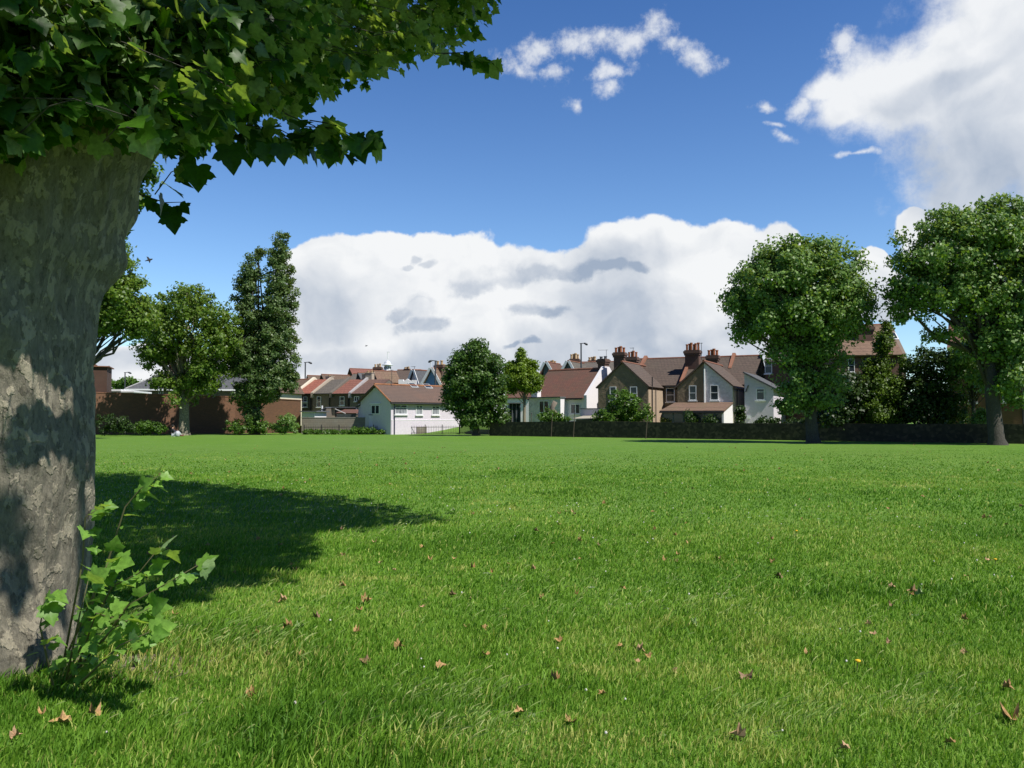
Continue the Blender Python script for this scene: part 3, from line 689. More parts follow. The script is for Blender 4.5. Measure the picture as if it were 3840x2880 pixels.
M_SUCK = foliage('sucker_leaf', (.08, .19, .025), (.20, .37, .06), .35, under=(.30, .44, .18))
suckers()

# ------------------------------------------------------------------ trees of the middle distance
def tree(name, label, foot, Dm, blobs, mat, leaf=.22, clumps=240, per=55, trunk=None, tr=.3, barkm=None, cat='tree', group=None, shell=.42, clump_r=.62, up=.5, wind=0.0, depth=None, seed=1, limbs=True, bare=(), fat=1.08):
    """blobs: pixel ellipses (px, py, rx, ry[, D shift]) turned into ellipsoids of real size around distance Dm"""
    fx, fy, _ = W(foot[0], foot[1], Dm) if len(foot) == 2 else foot
    root = empty(name, (fx, fy, 0), label, cat, group)
    off = np.array([fx, fy, 0]); rs = np.random.default_rng(seed); k = Dm / F
    vols = [b[2] * b[3] * ((b[2] + b[3]) / 2) for b in blobs]; tot = sum(vol ** .8 for vol in vols)
    C = []; N0 = []
    cent = []
    for b, vol in zip(blobs, vols):
        ds = b[4] if len(b) > 4 else 0
        c = np.array(W(b[0], b[1], Dm + ds)); rx, rz = b[2] * k * fat, b[3] * k * fat; ry = depth or min(rx, rz) * 1.05 if rx < rz * 1.6 else rx * .8
        cent.append(c); n = max(4, int(clumps * vol ** .8 / tot))
        u = rs.normal(0, 1, (n, 3)); u /= np.linalg.norm(u, axis=1)[:, None]
        rad = rs.uniform(.05, 1, n) ** shell
        C.append(c + u * rad[:, None] * (np.array([rx, ry, rz]) - clump_r * .55).clip(.1)); N0.append(u)
    C = np.concatenate(C); N0 = np.concatenate(N0); C[:, 2] = np.maximum(C[:, 2], .25)
    n = len(C); cr = clump_r * rs.uniform(.6, 1.35, n)
    ct = rs.normal(0, .13, n)
    idx = np.repeat(np.arange(n), per); m = len(idx)
    g = rs.normal(0, 1, (m, 3)); g /= np.linalg.norm(g, axis=1)[:, None]; g *= (rs.uniform(0, 1, m) ** .5)[:, None]
    P = C[idx] + g * cr[idx][:, None] * np.array([1, 1, .75]); P[:, 2] = np.maximum(P[:, 2], .05)
    nn = N0[idx] * .9 + g * .45 + rs.normal(0, .42, (m, 3)) + np.array([0, 0, up])
    td = rs.normal(0, 1, (m, 3)) + np.array([wind, 0, wind * .4 - .3])
    sz = leaf * rs.uniform(.65, 1.35, m); tone = .42 + ct[idx] + rs.normal(0, .2, m)
    leaf_mesh('crown', P - off, td, nn, sz, tone, LEAF_C, mat, root, .3, .2)
    # trunk and limbs
    bm_ = barkm or M_DARKBARK
    if trunk:
        top = np.array(W(trunk[0], trunk[1], Dm)) - off
        ht = top[2]
        MB().tube([(0, 0, -.3), (0, 0, .0), (top[0] * .1, 0, .35), (top[0] * .5, 0, ht * .5), tuple(top)], [tr * 1.7, tr * 1.5, tr * 1.12, tr * .95, tr * .8], 12).build('trunk', bm_, root, smooth=True)
        if limbs:
            lm = MB(); order = list(range(len(C))); rs.shuffle(order)
            tops = [c - off for c in cent]
            for c in tops[:9]:
                a = np.array(top) - np.array([0, 0, ht * .12]); b = c + np.array([0, 0, .3]); md = (a + b) / 2 + np.array([0, 0, -.25]) + rs.normal(0, .3, 3)
                lm.tube([tuple(a), tuple(md), tuple(b)], [tr * .5, tr * .33, tr * .12], 7)
            for j in order[:34]:
                b = C[j] - off
                h = rs.uniform(.55, 1.0); a = np.array([top[0], top[1], ht * h]) if b[2] > ht else np.array([top[0] * .6, 0, max(.6, ht * .6)])
                md = a * .5 + b * .5 + np.array([0, 0, .12 * (b[2] - a[2])]) + rs.normal(0, .25, 3)
                lm.tube([tuple(a), tuple(md), tuple(b)], [tr * .28, tr * .15, .02], 5)
            lm.build('limbs', bm_, root, smooth=True)
        for path, r0 in bare:
            pts = [np.array(W(q[0], q[1], Dm)) - off for q in path]
            MB().tube([tuple(p) for p in pts], [r0 * (1 - .75 * i / (len(pts) - 1)) for i in range(len(pts))], 7).build('bough', bm_, root, smooth=True)
    return root

# right hand planes
tree('plane_tree', 'round topped plane tree right of the white and brown houses', (3050, 1640), 51.5,
     [(2950, 1080, 200, 190), (3100, 1090, 170, 190), (3010, 960, 150, 90), (2820, 1130, 110, 130), (2890, 980, 90, 70), (3180, 1150, 95, 130), (3000, 1200, 240, 110), (2800, 1240, 80, 55), (2985, 1320, 130, 75), (3080, 1310, 120, 90), (2995, 1440, 90, 90), (3080, 1460, 110, 100), (2975, 1525, 85, 40)],
     M_TREE, leaf=.19, clumps=900, per=78, trunk=(3020, 1340), tr=.34, seed=11, clump_r=.62)
tree('plane_tree', 'tallest right hand plane tree with its crown cut by the right edge of the photo', (3740, 1650), 48,
     [(3520, 950, 170, 170), (3700, 920, 200, 160), (3850, 900, 200, 170), (3600, 830, 110, 70), (3760, 790, 110, 70), (3430, 1050, 120, 130), (3620, 1100, 230, 120), (3820, 1150, 230, 150), (3400, 1170, 90, 60), (3780, 1290, 190, 120), (3950, 1050, 200, 250), (3790, 1420, 120, 110), (3540, 1250, 90, 35)],
     M_TREE, leaf=.19, clumps=1000, per=78, trunk=(3700, 1290), tr=.38, seed=12, clump_r=.62,
     bare=[([(3720, 1400), (3660, 1270), (3600, 1150)], .14), ([(3715, 1380), (3700, 1250), (3655, 1130)], .12), ([(3720, 1400), (3560, 1250), (3480, 1180)], .09)])
# dark growth between and behind them, in the gardens
tree('conifer', 'green pointed conifer between the two right hand plane trees', (3300, 1630), 57,
     [(3325, 1230, 20, 45), (3310, 1290, 45, 55), (3285, 1375, 60, 50), (3395, 1365, 28, 40), (3300, 1460, 115, 80), (3300, 1540, 130, 80)], foliage('dark_conifer_leaf', (.035, .080, .008), (.15, .24, .018), .22), fat=1.0, leaf=.14, clumps=480, per=75, trunk=(3310, 1300), tr=.16, seed=13, clump_r=.42, limbs=False)
tree('laurel_bush', 'dark laurel bush filling the garden right of the pointed conifer', (3480, 1630), 56, [(3500, 1400, 95, 110), (3440, 1500, 100, 110), (3540, 1530, 100, 90)], M_DARKT, leaf=.2, clumps=230, per=50, seed=14, trunk=(3480, 1500), tr=.1, cat='bush')
tree('holly_bush', 'dark bush behind the wall left of the pointed conifer', (3170, 1630), 57, [(3170, 1480, 90, 110), (3150, 1560, 110, 60)], M_DARKT, leaf=.2, clumps=160, per=50, seed=15, trunk=(3170, 1520), tr=.1, cat='bush')
tree('garden_tree', 'tree with thin green leaves against the brick house at the right edge', (3650, 1630), 54, [(3660, 1380, 110, 110), (3600, 1330, 70, 70), (3680, 1250, 100, 70)], M_TREE, leaf=.2, clumps=170, per=34, seed=16, trunk=(3650, 1450), tr=.12)
# centre pair
tree('lime_tree', 'dense dark rounded tree at the gate in the middle of the far edge', (1785, 1622), 72,
     [(1780, 1340, 85, 70), (1720, 1410, 70, 75), (1835, 1400, 75, 80), (1775, 1430, 115, 90), (1760, 1500, 105, 70), (1850, 1500, 60, 75), (1780, 1565, 85, 45), (1700, 1460, 50, 50), (1870, 1570, 45, 40)],
     M_DARKT_L if False else foliage('lime_leaf', (.030, .075, .012), (.11, .20, .035), .25, under=(.10, .17, .06)), leaf=.2, clumps=650, per=62, trunk=(1785, 1570), tr=.28, seed=17, clump_r=.5)
tree('cypress_tree', 'yellow green cypress with a bare pale trunk beside the dark rounded tree', (1965, 1615), 77,
     [(1952, 1335, 20, 35), (1950, 1380, 55, 45), (1995, 1370, 28, 30), (1910, 1400, 35, 30), (1955, 1425, 80, 40), (2010, 1420, 30, 35), (1900, 1450, 45, 35), (1985, 1455, 45, 22)],
     M_CON, leaf=.15, clumps=380, per=80, trunk=(1968, 1440), tr=.14, seed=18, clump_r=.42, barkm=plain('pale_bark', (.22, .19, .14), .9), limbs=True)
# left group
tree('plane_tree', 'broad leafy plane tree with a pale leaning trunk against the left brick wall', (690, 1630), 74,
     [(600, 1180, 85, 80), (720, 1150, 95, 85), (820, 1210, 90, 85), (660, 1260, 130, 90), (560, 1230, 75, 70), (800, 1310, 110, 75), (700, 1110, 60, 45), (860, 1270, 65, 80), (580, 1330, 80, 60), (790, 1380, 90, 60), (690, 1440, 90, 50), (600, 1330, 90, 40), (760, 1450, 60, 35), (690, 1500, 45, 30), (610, 1430, 65, 45), (770, 1440, 75, 50)],
     M_TREE_Y, leaf=.24, clumps=640, per=50, trunk=(692, 1440), tr=.42, barkm=M_PLANEBARK, seed=19, clump_r=.65, depth=3.5,
     bare=[([(695, 1470), (650, 1380), (610, 1300)], .22), ([(700, 1470), (730, 1370), (750, 1270)], .25), ([(705, 1470), (780, 1390), (840, 1330)], .14)])
tree('plane_tree', 'plane tree showing between the great trunk and the broad leafy tree, one long bare bough', (240, 1640), 60,
     [(430, 1010, 90, 110), (370, 960, 90, 80), (470, 1120, 90, 100), (500, 1190, 80, 70), (390, 1200, 110, 60), (520, 1240, 55, 45), (300, 1080, 120, 150)],
     M_TREE_Y, leaf=.22, clumps=620, per=52, fat=1.15, trunk=(230, 1420), tr=.4, barkm=M_DARKBARK, seed=20, clump_r=.6,
     bare=[([(240, 1430), (350, 1345), (425, 1325), (470, 1250)], .16), ([(425, 1325), (428, 1250), (440, 1200)], .08), ([(250, 1430), (365, 1280), (400, 1220)], .12)])
tree('plane_tree', 'dark plane tree mostly hidden by the great trunk, twigs reaching past its right side', (-150, 1700), 26,
     [(520, 640, 85, 60), (475, 740, 85, 70), (430, 850, 70, 70), (395, 940, 60, 70), (340, 720, 120, 150), (120, 700, 160, 220)], M_LEAF, leaf=.17, clumps=420, per=30, trunk=(-100, 1100), tr=.4, barkm=M_PLANEBARK, seed=21, clump_r=.4)
# two stemmed poplar
def poplar():
    root = tree('poplar_tree', 'tall windswept poplar with two pointed tops beside the left brick wall', (960, 1628), 76,
     [(1055, 900, 28, 35), (1040, 960, 45, 55), (1045, 1040, 55, 70), (1050, 1140, 62, 85), (1040, 1250, 70, 95), (1030, 1360, 75, 90), (970, 950, 22, 35), (940, 1020, 40, 60), (925, 1110, 48, 80), (940, 1220, 60, 90), (940, 1330, 75, 80), (1000, 1430, 100, 60), (950, 1480, 80, 50), (940, 1540, 45, 50), (1090, 1430, 30, 35), (895, 1380, 45, 40)],
     M_POP, leaf=.18, clumps=1300, per=55, fat=1.26, trunk=(965, 1480), tr=.3, seed=22, clump_r=.45, wind=1.2, shell=.5,
     bare=[([(965, 1500), (975, 1300), (985, 1150), (968, 960)], .16), ([(968, 1500), (1010, 1300), (1030, 1100), (1052, 900)], .18)])
poplar()

def bush(label, px, py, D, blobs, mat, seed, leaf=.14, clumps=60, per=45, clump_r=.3, name='bush', group=None, cat='bush'):
    return tree(name, label, (px, py), D, blobs, mat, leaf=leaf, clumps=clumps, per=per, seed=seed, clump_r=clump_r, cat=cat, group=group, limbs=False)
bush('shrub at the foot of the left wall, left of the seated person', 560, 1630, 72.5, [(545, 1600, 42, 32), (590, 1605, 35, 25)], M_BUSH, 31)
bush('dark ivy bush at the wall in deep shade beside the great trunk', 420, 1632, 71, [(420, 1590, 70, 45), (470, 1600, 45, 35)], M_DARKT, 32)
bush('bright leafy shrub under the poplar against the wall', 930, 1630, 75.5, [(880, 1600, 45, 30), (960, 1592, 40, 40), (920, 1608, 70, 25), (985, 1600, 30, 30)], M_BUSH, 33, clumps=110)
bush('dense green shrub at the right end of the tall left brick wall', 1070, 1630, 76.5, [(1075, 1590, 42, 42), (1040, 1605, 35, 25), (1100, 1605, 25, 25)], M_TREE, 34, clumps=90)
bush('low brambles in front of the grey block wall', 1330, 1630, 77.5, [(1360, 1615, 60, 14), (1300, 1620, 50, 10), (1410, 1622, 50, 9)], M_BUSH, 35)
bush('low weeds by the corner of the tall brick wall', 1180, 1630, 77.5, [(1170, 1622, 45, 10), (1230, 1624, 50, 7)], M_BUSH, 36, clumps=35)
bush('large round green bush over the stone wall before the brown gabled house', 2340, 1630, 68, [(2340, 1505, 65, 65), (2320, 1560, 90, 50), (2400, 1560, 50, 50), (2260, 1575, 45, 30)], M_BUSH, 37, leaf=.17, clumps=170, clump_r=.36)
bush('leafy shrub round the dead stump behind the stone wall', 2070, 1620, 70, [(2055, 1560, 45, 32), (2100, 1570, 40, 22)], M_BUSH, 38)
bush('dark clipped shrub left of the white gate post, under the tiled porch', 2592, 1630, 65, [(2590, 1565, 27, 32), (2590, 1600, 27, 30)], M_DARKT, 39, clumps=50)
bush('dark clipped shrub under the right half of the tiled porch', 2662, 1630, 64, [(2660, 1580, 24, 28), (2660, 1605, 24, 25)], M_DARKT, 40, clumps=45)
bush('narrow dark upright shrub at the corner by the pale blue house', 2775, 1630, 63, [(2775, 1545, 20, 38), (2775, 1600, 24, 40)], M_DARKT, 41, clumps=50)
bush('yellow flowering shrub between the bush and the tiled porch', 2520, 1620, 66.5, [(2500, 1580, 24, 16), (2545, 1585, 30, 15)], foliage('yellow_flower_leaf', (.06, .11, .02), (.45, .33, .04), .2), 42, clumps=40)
bush('small tree far behind the left wall under the street lamp', 480, 1560, 130, [(490, 1440, 45, 28), (460, 1450, 40, 25), (400, 1440, 30, 22)], M_DARKT if False else M_BUSH, 43, leaf=.35, clumps=80, clump_r=.7, name='far_tree', cat='tree')
bush('low hedge growing over the stone wall under the right plane tree', 2900, 1640, 60, [(2880, 1580, 60, 20), (3000, 1590, 90, 25)], M_DARKT, 44)
bush('ivy hanging on the wall left of the rightmost trunk', 3660, 1655, 52, [(3660, 1600, 30, 50), (3680, 1560, 40, 30)], M_TREE, 45, clumps=50)

# ------------------------------------------------------------------ buildings
class House:
    """local frame: x runs along the wall facing the field (to the right and nearer), y runs away, z up"""
    def __init__(s, name, label, px, D, th, cat='house', group=None):
        s.o = W(px, 1565, D); s.th = R(th)
        s.e1 = (math.cos(s.th), -math.sin(s.th)); s.e2 = (math.sin(s.th), math.cos(s.th))
        s.root = empty(name, (s.o[0], s.o[1], 0), label, cat, group, -s.th)
    def face(s, px, py, b=0.0):
        x, y, z = ray(px, py); n = s.e2; t = (s.o[0] * n[0] + s.o[1] * n[1] + b) / (x * n[0] + y * n[1])
        X, Y = x * t - s.o[0], y * t - s.o[1]
        return X * s.e1[0] + Y * s.e1[1], CH + z * t
    def side(s, px, py, a=0.0):
        x, y, z = ray(px, py); n = s.e1; t = (s.o[0] * n[0] + s.o[1] * n[1] + a) / (x * n[0] + y * n[1])
        X, Y = x * t - s.o[0], y * t - s.o[1]
        return X * s.e2[0] + Y * s.e2[1], CH + z * t
    def box(s, name, mat, a0, a1, b0, b1, z0, z1):
        return MB().box(a0, a1, b0, b1, z0, z1).build(name, mat, s.root)
    def gable_b(s, a0, a1, b0, b1, ze, zr, wall, roof, ov=.25, am=None, zr2=None, ze2=None, roof_t=.12):
        am = (a0 + a1) / 2 if am is None else am; ze2 = ze if ze2 is None else ze2
        MB().prism([(a0, b0, -.4), (a1, b0, -.4), (a1, b0, ze2), (am, b0, zr), (a0, b0, ze)], (0, b1 - b0, 0)).build('wall', wall, s.root)
        r = MB(); k1 = (zr - ze) / max(.01, am - a0); k2 = (zr - ze2) / max(.01, a1 - am); e = .02
        if am - a0 > .05: r.slab((a0 - ov, b0 - ov, ze - ov * k1 + e), (am, b0 - ov, zr + e), (am, b1, zr + e), (a0 - ov, b1, ze - ov * k1 + e), roof_t)
        if a1 - am > .05: r.slab((am, b0 - ov, zr + e), (a1 + ov, b0 - ov, ze2 - ov * k2 + e), (a1 + ov, b1, ze2 - ov * k2 + e), (am, b1, zr + e), roof_t)
        ro = r.build('roof', roof, s.root)
        return ro
    def gable_a(s, a0, a1, b0, b1, ze, zr, wall, roof, ov=.25, bm=None, walls=True, side_mat=None):
        bm = (b0 + b1) / 2 if bm is None else bm; k = (zr - ze) / (bm - b0); k2 = (zr - ze) / (b1 - bm); e = .02
        if walls: MB().prism([(a0, b0, -.4), (a0, b1, -.4), (a0, b1, ze), (a0, bm, zr), (a0, b0, ze)], (a1 - a0, 0, 0)).build('wall', wall, s.root)
        r = MB(); r.slab((a0 - .05, b0 - ov, ze - ov * k + e), (a1 + .05, b0 - ov, ze - ov * k + e), (a1 + .05, bm, zr + e), (a0 - .05, bm, zr + e), .12)
        r.slab((a0 - .05, bm, zr + e), (a1 + .05, bm, zr + e), (a1 + .05, b1 + ov, ze - ov * k2 + e), (a0 - .05, b1 + ov, ze - ov * k2 + e), .12)
        MB().tube([(a0 - .06, bm, zr + .13), (a1 + .06, bm, zr + .13)], .11, 8).build('ridge_tiles', M_RIDGE, s.root)
        return r.build('roof', roof, s.root)
    def gutter(s, a0, a1, b, z, mat=None):
        MB().tube([(a0, b, z), (a1, b, z)], .06, 6).build('gutter', mat or M_BLACK, s.root)
    def pipe(s, pts, mat=None, r=.05):
        MB().tube(pts, r, 6).build('drainpipe', mat or M_BLACK, s.root)
    def _win(s, P, u0, u1, z0, z1, style, sill, fm):
        # P(u, w, z): u along wall, w outward distance
        def bx(mb, ua, ub, wa, wb, za, zb):
            mb.prism([P(ua, wa, za), P(ub, wa, za), P(ub, wb, za), P(ua, wb, za)], (0, 0, zb - za))
        fr = MB(); t = min(.07, (u1 - u0) * .09); h = z1 - z0
        bx(fr, u0, u0 + t, -.02, .06, z0, z1); bx(fr, u1 - t, u1, -.02, .06, z0, z1); bx(fr, u0 + t, u1 - t, -.02, .06, z0, z0 + t); bx(fr, u0 + t, u1 - t, -.02, .06, z1 - t, z1)
        if style == 'sash': bx(fr, u0 + t, u1 - t, -.02, .05, z0 + h * .48, z0 + h * .48 + t * .7)
        if style == 'top': bx(fr, u0 + t, u1 - t, -.02, .05, z0 + h * .68, z0 + h * .68 + t * .7)
        if style == 'bay':
            bx(fr, u0 + t, u1 - t, -.02, .05, z0 + h * .70, z0 + h * .70 + t * .8); um = (u0 + u1) / 2; bx(fr, um - t * .4, um + t * .4, -.02, .045, z0 + h * .70 + t * .8, z1 - t)
        if style in ('pair', 'door'):
            um = (u0 + u1) / 2; bx(fr, um - t * .6, um + t * .6, -.02, .05, z0 + t, z1 - t)
        w = fr.build('window', fm, s.root)
        pn = MB(); bx(pn, u0 + t * .6, u1 - t * .6, -.01, .018, z0 + t * .6, z1 - t * .6); pn.build('pane', M_GLASS, w)
        if style == 'bay':
            cu = MB(); bx(cu, u0 + t, u1 - t, .019, .027, z0 + t, z0 + h * .69); cu.build('curtain', M_CURT, w)
        if sill:
            si = MB(); bx(si, u0 - .08, u1 + .08, -.02, .14, z0 - .10, z0 - .01); si.build('sill', fm if sill == 1 else sill, w)
        return w
    def win(s, p0, p1, b=0.0, style='sash', sill=1, fm=None):
        """pixel rectangle on the field facing wall at y = b"""
        u0, z1 = s.face(p0[0], p0[1], b); u1, z0 = s.face(p1[0], p1[1], b)
        return s._win(lambda u, w, z: (u, b - w, z), u0, u1, z0, z1, style, sill, fm or M_UPVC)
    def win_side(s, p0, p1, a=0.0, style='sash', sill=1, fm=None):
        u0, z1 = s.side(p0[0], p0[1], a); u1, z0 = s.side(p1[0], p1[1], a)
        return s._win(lambda u, w, z: (a + w, u, z), u0, u1, z0, z1, style, sill, fm or M_UPVC)
    def chimney(s, a, b, z0, z1, w, d, pots, mat, pot=None, corbel=True, poth=.45):
        m = MB().box(a - w / 2, a + w / 2, b - d / 2, b + d / 2, z0, z1)
        if corbel:
            m.box(a - w / 2 - .07, a + w / 2 + .07, b - d / 2 - .07, b + d / 2 + .07, z1 - .42, z1 - .24); m.box(a - w / 2 - .13, a + w / 2 + .13, b - d / 2 - .13, b + d / 2 + .13, z1 - .24, z1 - .02)
        m.box(a - w / 2 - .05, a + w / 2 + .05, b - d / 2 - .05, b + d / 2 + .05, z1 - .003, z1 + .07)
        c = m.build('chimney', mat, s.root)
        k = max(1, pots)
        for i in range(k):
            t = (i + .5) / k - .5; x = a + t * w * .95; y = b + (.12 if i % 2 else -.12) * d; r = min(.17, w / k * .55); hh = poth * (1 + .10 * ((i * 7) % 3 - 1))
            MB().lathe([(r * .9, z1 + .06), (r * .85, z1 + hh * .8), (r * 1.12, z1 + hh * .86), (r * 1.05, z1 + hh)], x, y, 8).build('chimney_pot', pot or M_POT, c)
        return c
    def aerial(s, a, b, z0, z1, boom=.9):
        m = MB().tube([(a, b, z0), (a, b, z1)], .025, 5); m.tube([(a - boom, b, z1 - .05), (a + boom * .25, b, z1 - .05)], .018, 5)
        for i in range(5): x = a - boom + i * boom * .28; m.tube([(x, b - .22, z1 - .05), (x, b + .22, z1 - .05)], .012, 4)
        m.build('aerial', M_LAMP, s.root)

M_RIDGE = plain('ridge_tile_red', (.20, .085, .05), .85, var=.3)
T_BROWN = tiles('brown_tile', (.115, .075, .055), (.15, .095, .065), .30, moss=(.13, .12, .07), mossf=.3)
T_DKBROWN = tiles('dark_brown_tile', (.085, .062, .050), (.115, .08, .062), .30, moss=(.10, .09, .06), mossf=.35)
T_RUST = tiles('rusty_tile', (.20, .085, .055), (.14, .066, .05), .26, moss=(.075, .068, .045), mossf=.9, lichen_scale=.5)
T_RED = tiles('red_tile', (.26, .085, .055), (.31, .11, .07), .45, moss=(.28, .09, .06), mossf=.3, depth=.1)
T_SLATE = tiles('grey_slate', (.085, .09, .10), (.11, .115, .125), .30, moss=(.07, .07, .065), mossf=.4)
T_GREYBR = tiles('grey_brown_tile', (.11, .095, .08), (.14, .12, .10), .34, moss=(.09, .085, .06), mossf=.4)
T_BANDED = tiles('banded_tile', (.17, .10, .07), (.20, .125, .085), .5, moss=(.12, .11, .05), mossf=.5, depth=.12)
B_RED = brick('orange_brick', (.24, .10, .048), (.16, .068, .035), (.13, .10, .07), grime=.75, stain_c=(.14, .075, .045))
B_DARK = brick('dark_brick', (.15, .07, .045), (.11, .055, .04), (.14, .11, .09), grime=.6)
B_COP = brick('coping_brick', (.34, .13, .07), (.28, .10, .055), (.20, .15, .11))
B_BLOCK = brick('concrete_block', (.25, .225, .19), (.21, .19, .16), (.17, .155, .13), w=.45, h=.22, msize=.012, grime=.45, stain_c=(.20, .13, .08))
R_WHITE = render_mat('white_render', (.80, .77, .79), .12, 7, .15, (.55, .56, .55))
R_WROUGH = render_mat('white_roughcast', (.68, .65, .68), .8, 3.2, .2)
R_BLUEWH = render_mat('pale_blue_render', (.66, .60, .68), .25, 5, .15)
R_BROWN = render_mat('brown_pebbledash', (.22, .165, .105), .75, 3.4, .3)
R_BUFF = render_mat('buff_pebbledash', (.44, .34, .24), .4, 6, .2)
R_CREAM = render_mat('cream_render', (.70, .64, .50), .12, 6, .2)
R_GREY = render_mat('grey_render', (.155, .135, .11), .3, 5, .4)
R_GREY2 = render_mat('dark_grey_render', (.10, .08, .065), .3, 5, .4)
R_BEIGE = render_mat('beige_render', (.42, .35, .27), .2, 5, .3)
R_BLUE = render_mat('blue_render', (.22, .36, .60), .1, 6, .1)

# --- stone wall along the right edge of the field
def boundary(pts, h, th, z_top=None):
    mb = MB()
    for (p, q) in zip(pts[:-1], pts[1:]):
        p2, q2 = Vector(p[:2]), Vector(q[:2]); d = (q2 - p2).normalized(); n = Vector((-d.y, d.x)) * th
        h0 = p[2]; h1 = q[2]
        A, B, Cc, Dd = p2, q2, q2 + n, p2 + n
        v = len(mb.v); mb.v += [(A.x, A.y, -.3), (B.x, B.y, -.3), (Cc.x, Cc.y, -.3), (Dd.x, Dd.y, -.3), (A.x, A.y, h0), (B.x, B.y, h1), (Cc.x, Cc.y, h1), (Dd.x, Dd.y, h0)]
        mb.f += [(v, v + 1, v + 5, v + 4), (v + 1, v + 2, v + 6, v + 5), (v + 2, v + 3, v + 7, v + 6), (v + 3, v, v + 4, v + 7), (v + 4, v + 5, v + 6, v + 7), (v + 3, v + 2, v + 1, v)]
    return mb
def wall_stone():
    m, nt, bs, out = new_mat('flint_wall'); co = objco(nt)
    v = nt.nodes.new('ShaderNodeTexVoronoi'); nt.links.new(co, v.inputs[0]); v.inputs['Scale'].default_value = 5.5
    sp = nt.nodes.new('ShaderNodeSeparateColor'); nt.links.new(v.outputs['Color'], sp.inputs[0])
    n = tex_noise(nt, co, 1.1, 6, .65)
    col = ramp(nt, sp.outputs[0], [(0.0, (.025, .02, .014)), (0.6, (.05, .04, .028)), (1.0, (.11, .085, .055))])
    col = mix_rgb(nt, ramp(nt, n, [(0.4, 0.0), (0.7, .7)]), col, (.035, .032, .02, 1)); nt.links.new(col, bs.inputs['Base Color']); bs.inputs['Roughness'].default_value = .9
    bump(nt, bs, v.outputs['Distance'], -.8, .05)
    pts = []
    for px, py, top in [(1835, 1633, 1583), (2060, 1637, 1581), (2230, 1640, 1579), (2450, 1644, 1583), (2640, 1649, 1586), (3050, 1654, 1588), (3600, 1659, 1590), (4400, 1670, 1592)]:
        q = (px - 1920) / F; t = (66.3 * q - 6.6) / (21.4 + 14.5 * q); x, y = 6.6 + 21.4 * t, 66.3 - 14.5 * t
        pts.append((x, y, CH + ray(px, top)[2] / ray(px, top)[1] * y))
    tag(boundary(pts, 0, .35).build('stone_wall', m), 'long dark flint and stone wall closing the right side of the field', 'wall')
    for i, (x0, y0, x1, y1) in enumerate([(1914, 1635, 1920, 1562), (1989, 1636, 1993, 1550), (2066, 1638, 2071, 1553), (2149, 1640, 2155, 1551), (2420, 1646, 2427, 1560)]):
        g0 = G(x0, y0); e = empty('fence_post', g0, ['thin leaning metal post at the left end of the stone wall', 'thin metal post below the bare cypress trunk', 'thin metal post in front of the dead stump', 'thin metal post below the sliding window of the red roofed house', 'thin rusty post in front of the big round bush'][i], 'post', 'thin metal posts along the stone wall')
        tp = np.array(W(x1, y1, g0[1])) - np.array(g0)
        MB().tube([(0, -.12, -.2), (tp[0], -.12, tp[2])], .03, 6).build('post', plain('rusty_post', (.10, .075, .055), .8), e)
        MB().lathe([(.045, tp[2] - .03), (.05, tp[2] + .02), (.02, tp[2] + .06)], tp[0], -.12, 6).build('post_cap', M_LAMP, e)
wall_stone()

# --- tall brick wall and outbuilding on the left
def wall_left():
    a = G(-500, 1652); pts = []
    for px, py, top in [(-500, 1643, 1450), (330, 1630, 1472), (880, 1625, 1489), (1127, 1624, 1502)]:
        x, y, _ = G(px, py); pts.append((x, y, CH + ray(px, top)[2] / ray(px, top)[1] * y))
    r = empty('brick_wall', (0, 0, 0), 'tall old orange brick wall behind the left trees, dappled with shade', 'wall')
    boundary(pts, 0, .35).build('wall', B_RED, r)
    cop = MB()
    for p, q in zip(pts[:-1], pts[1:]):
        cop.slab((p[0], p[1] - .05, p[2] + .003), (q[0], q[1] - .05, q[2] + .003), (q[0], q[1] + .42, q[2] + .003), (p[0], p[1] + .42, p[2] + .003), .07)
    cop.build('coping', B_COP, r)
    x, y, _ = G(1128, 1624); MB().box(x - .03, x + .42, y - .1, y + .3, -.2, .75).build('pier', B_RED, r)
    B_SHADE = brick('tree_shaded_brick', (.10, .045, .03), (.08, .04, .028), (.07, .05, .04), grime=.6)  # brick colour darkened to stand in for deep shade from the trees
    h = House('brick_outbuilding', 'tall dark brick outbuilding end standing above the left wall', 398, 78, -20, cat='building')
    _, zt = h.face(398, 1376); h.box('wall', B_SHADE, -7, 0, 0, 4, -.3, zt); 
    MB().prism([(-7.2, -.2, zt + .004), (.2, -.2, zt + .004), (.2, 4.2, zt + .004), (-7.2, 4.2, zt + .004)], (0, 0, .08)).build('coping', B_COP, h.root)
    MB().prism([(-7, 1.2, zt + .09), (-.9, 1.2, zt + .09), (-2.6, 1.2, zt + 1.3), (-7, 1.2, zt + 1.3)], (0, 2.5, 0)).build('roof', T_RUST, h.root)
wall_left()

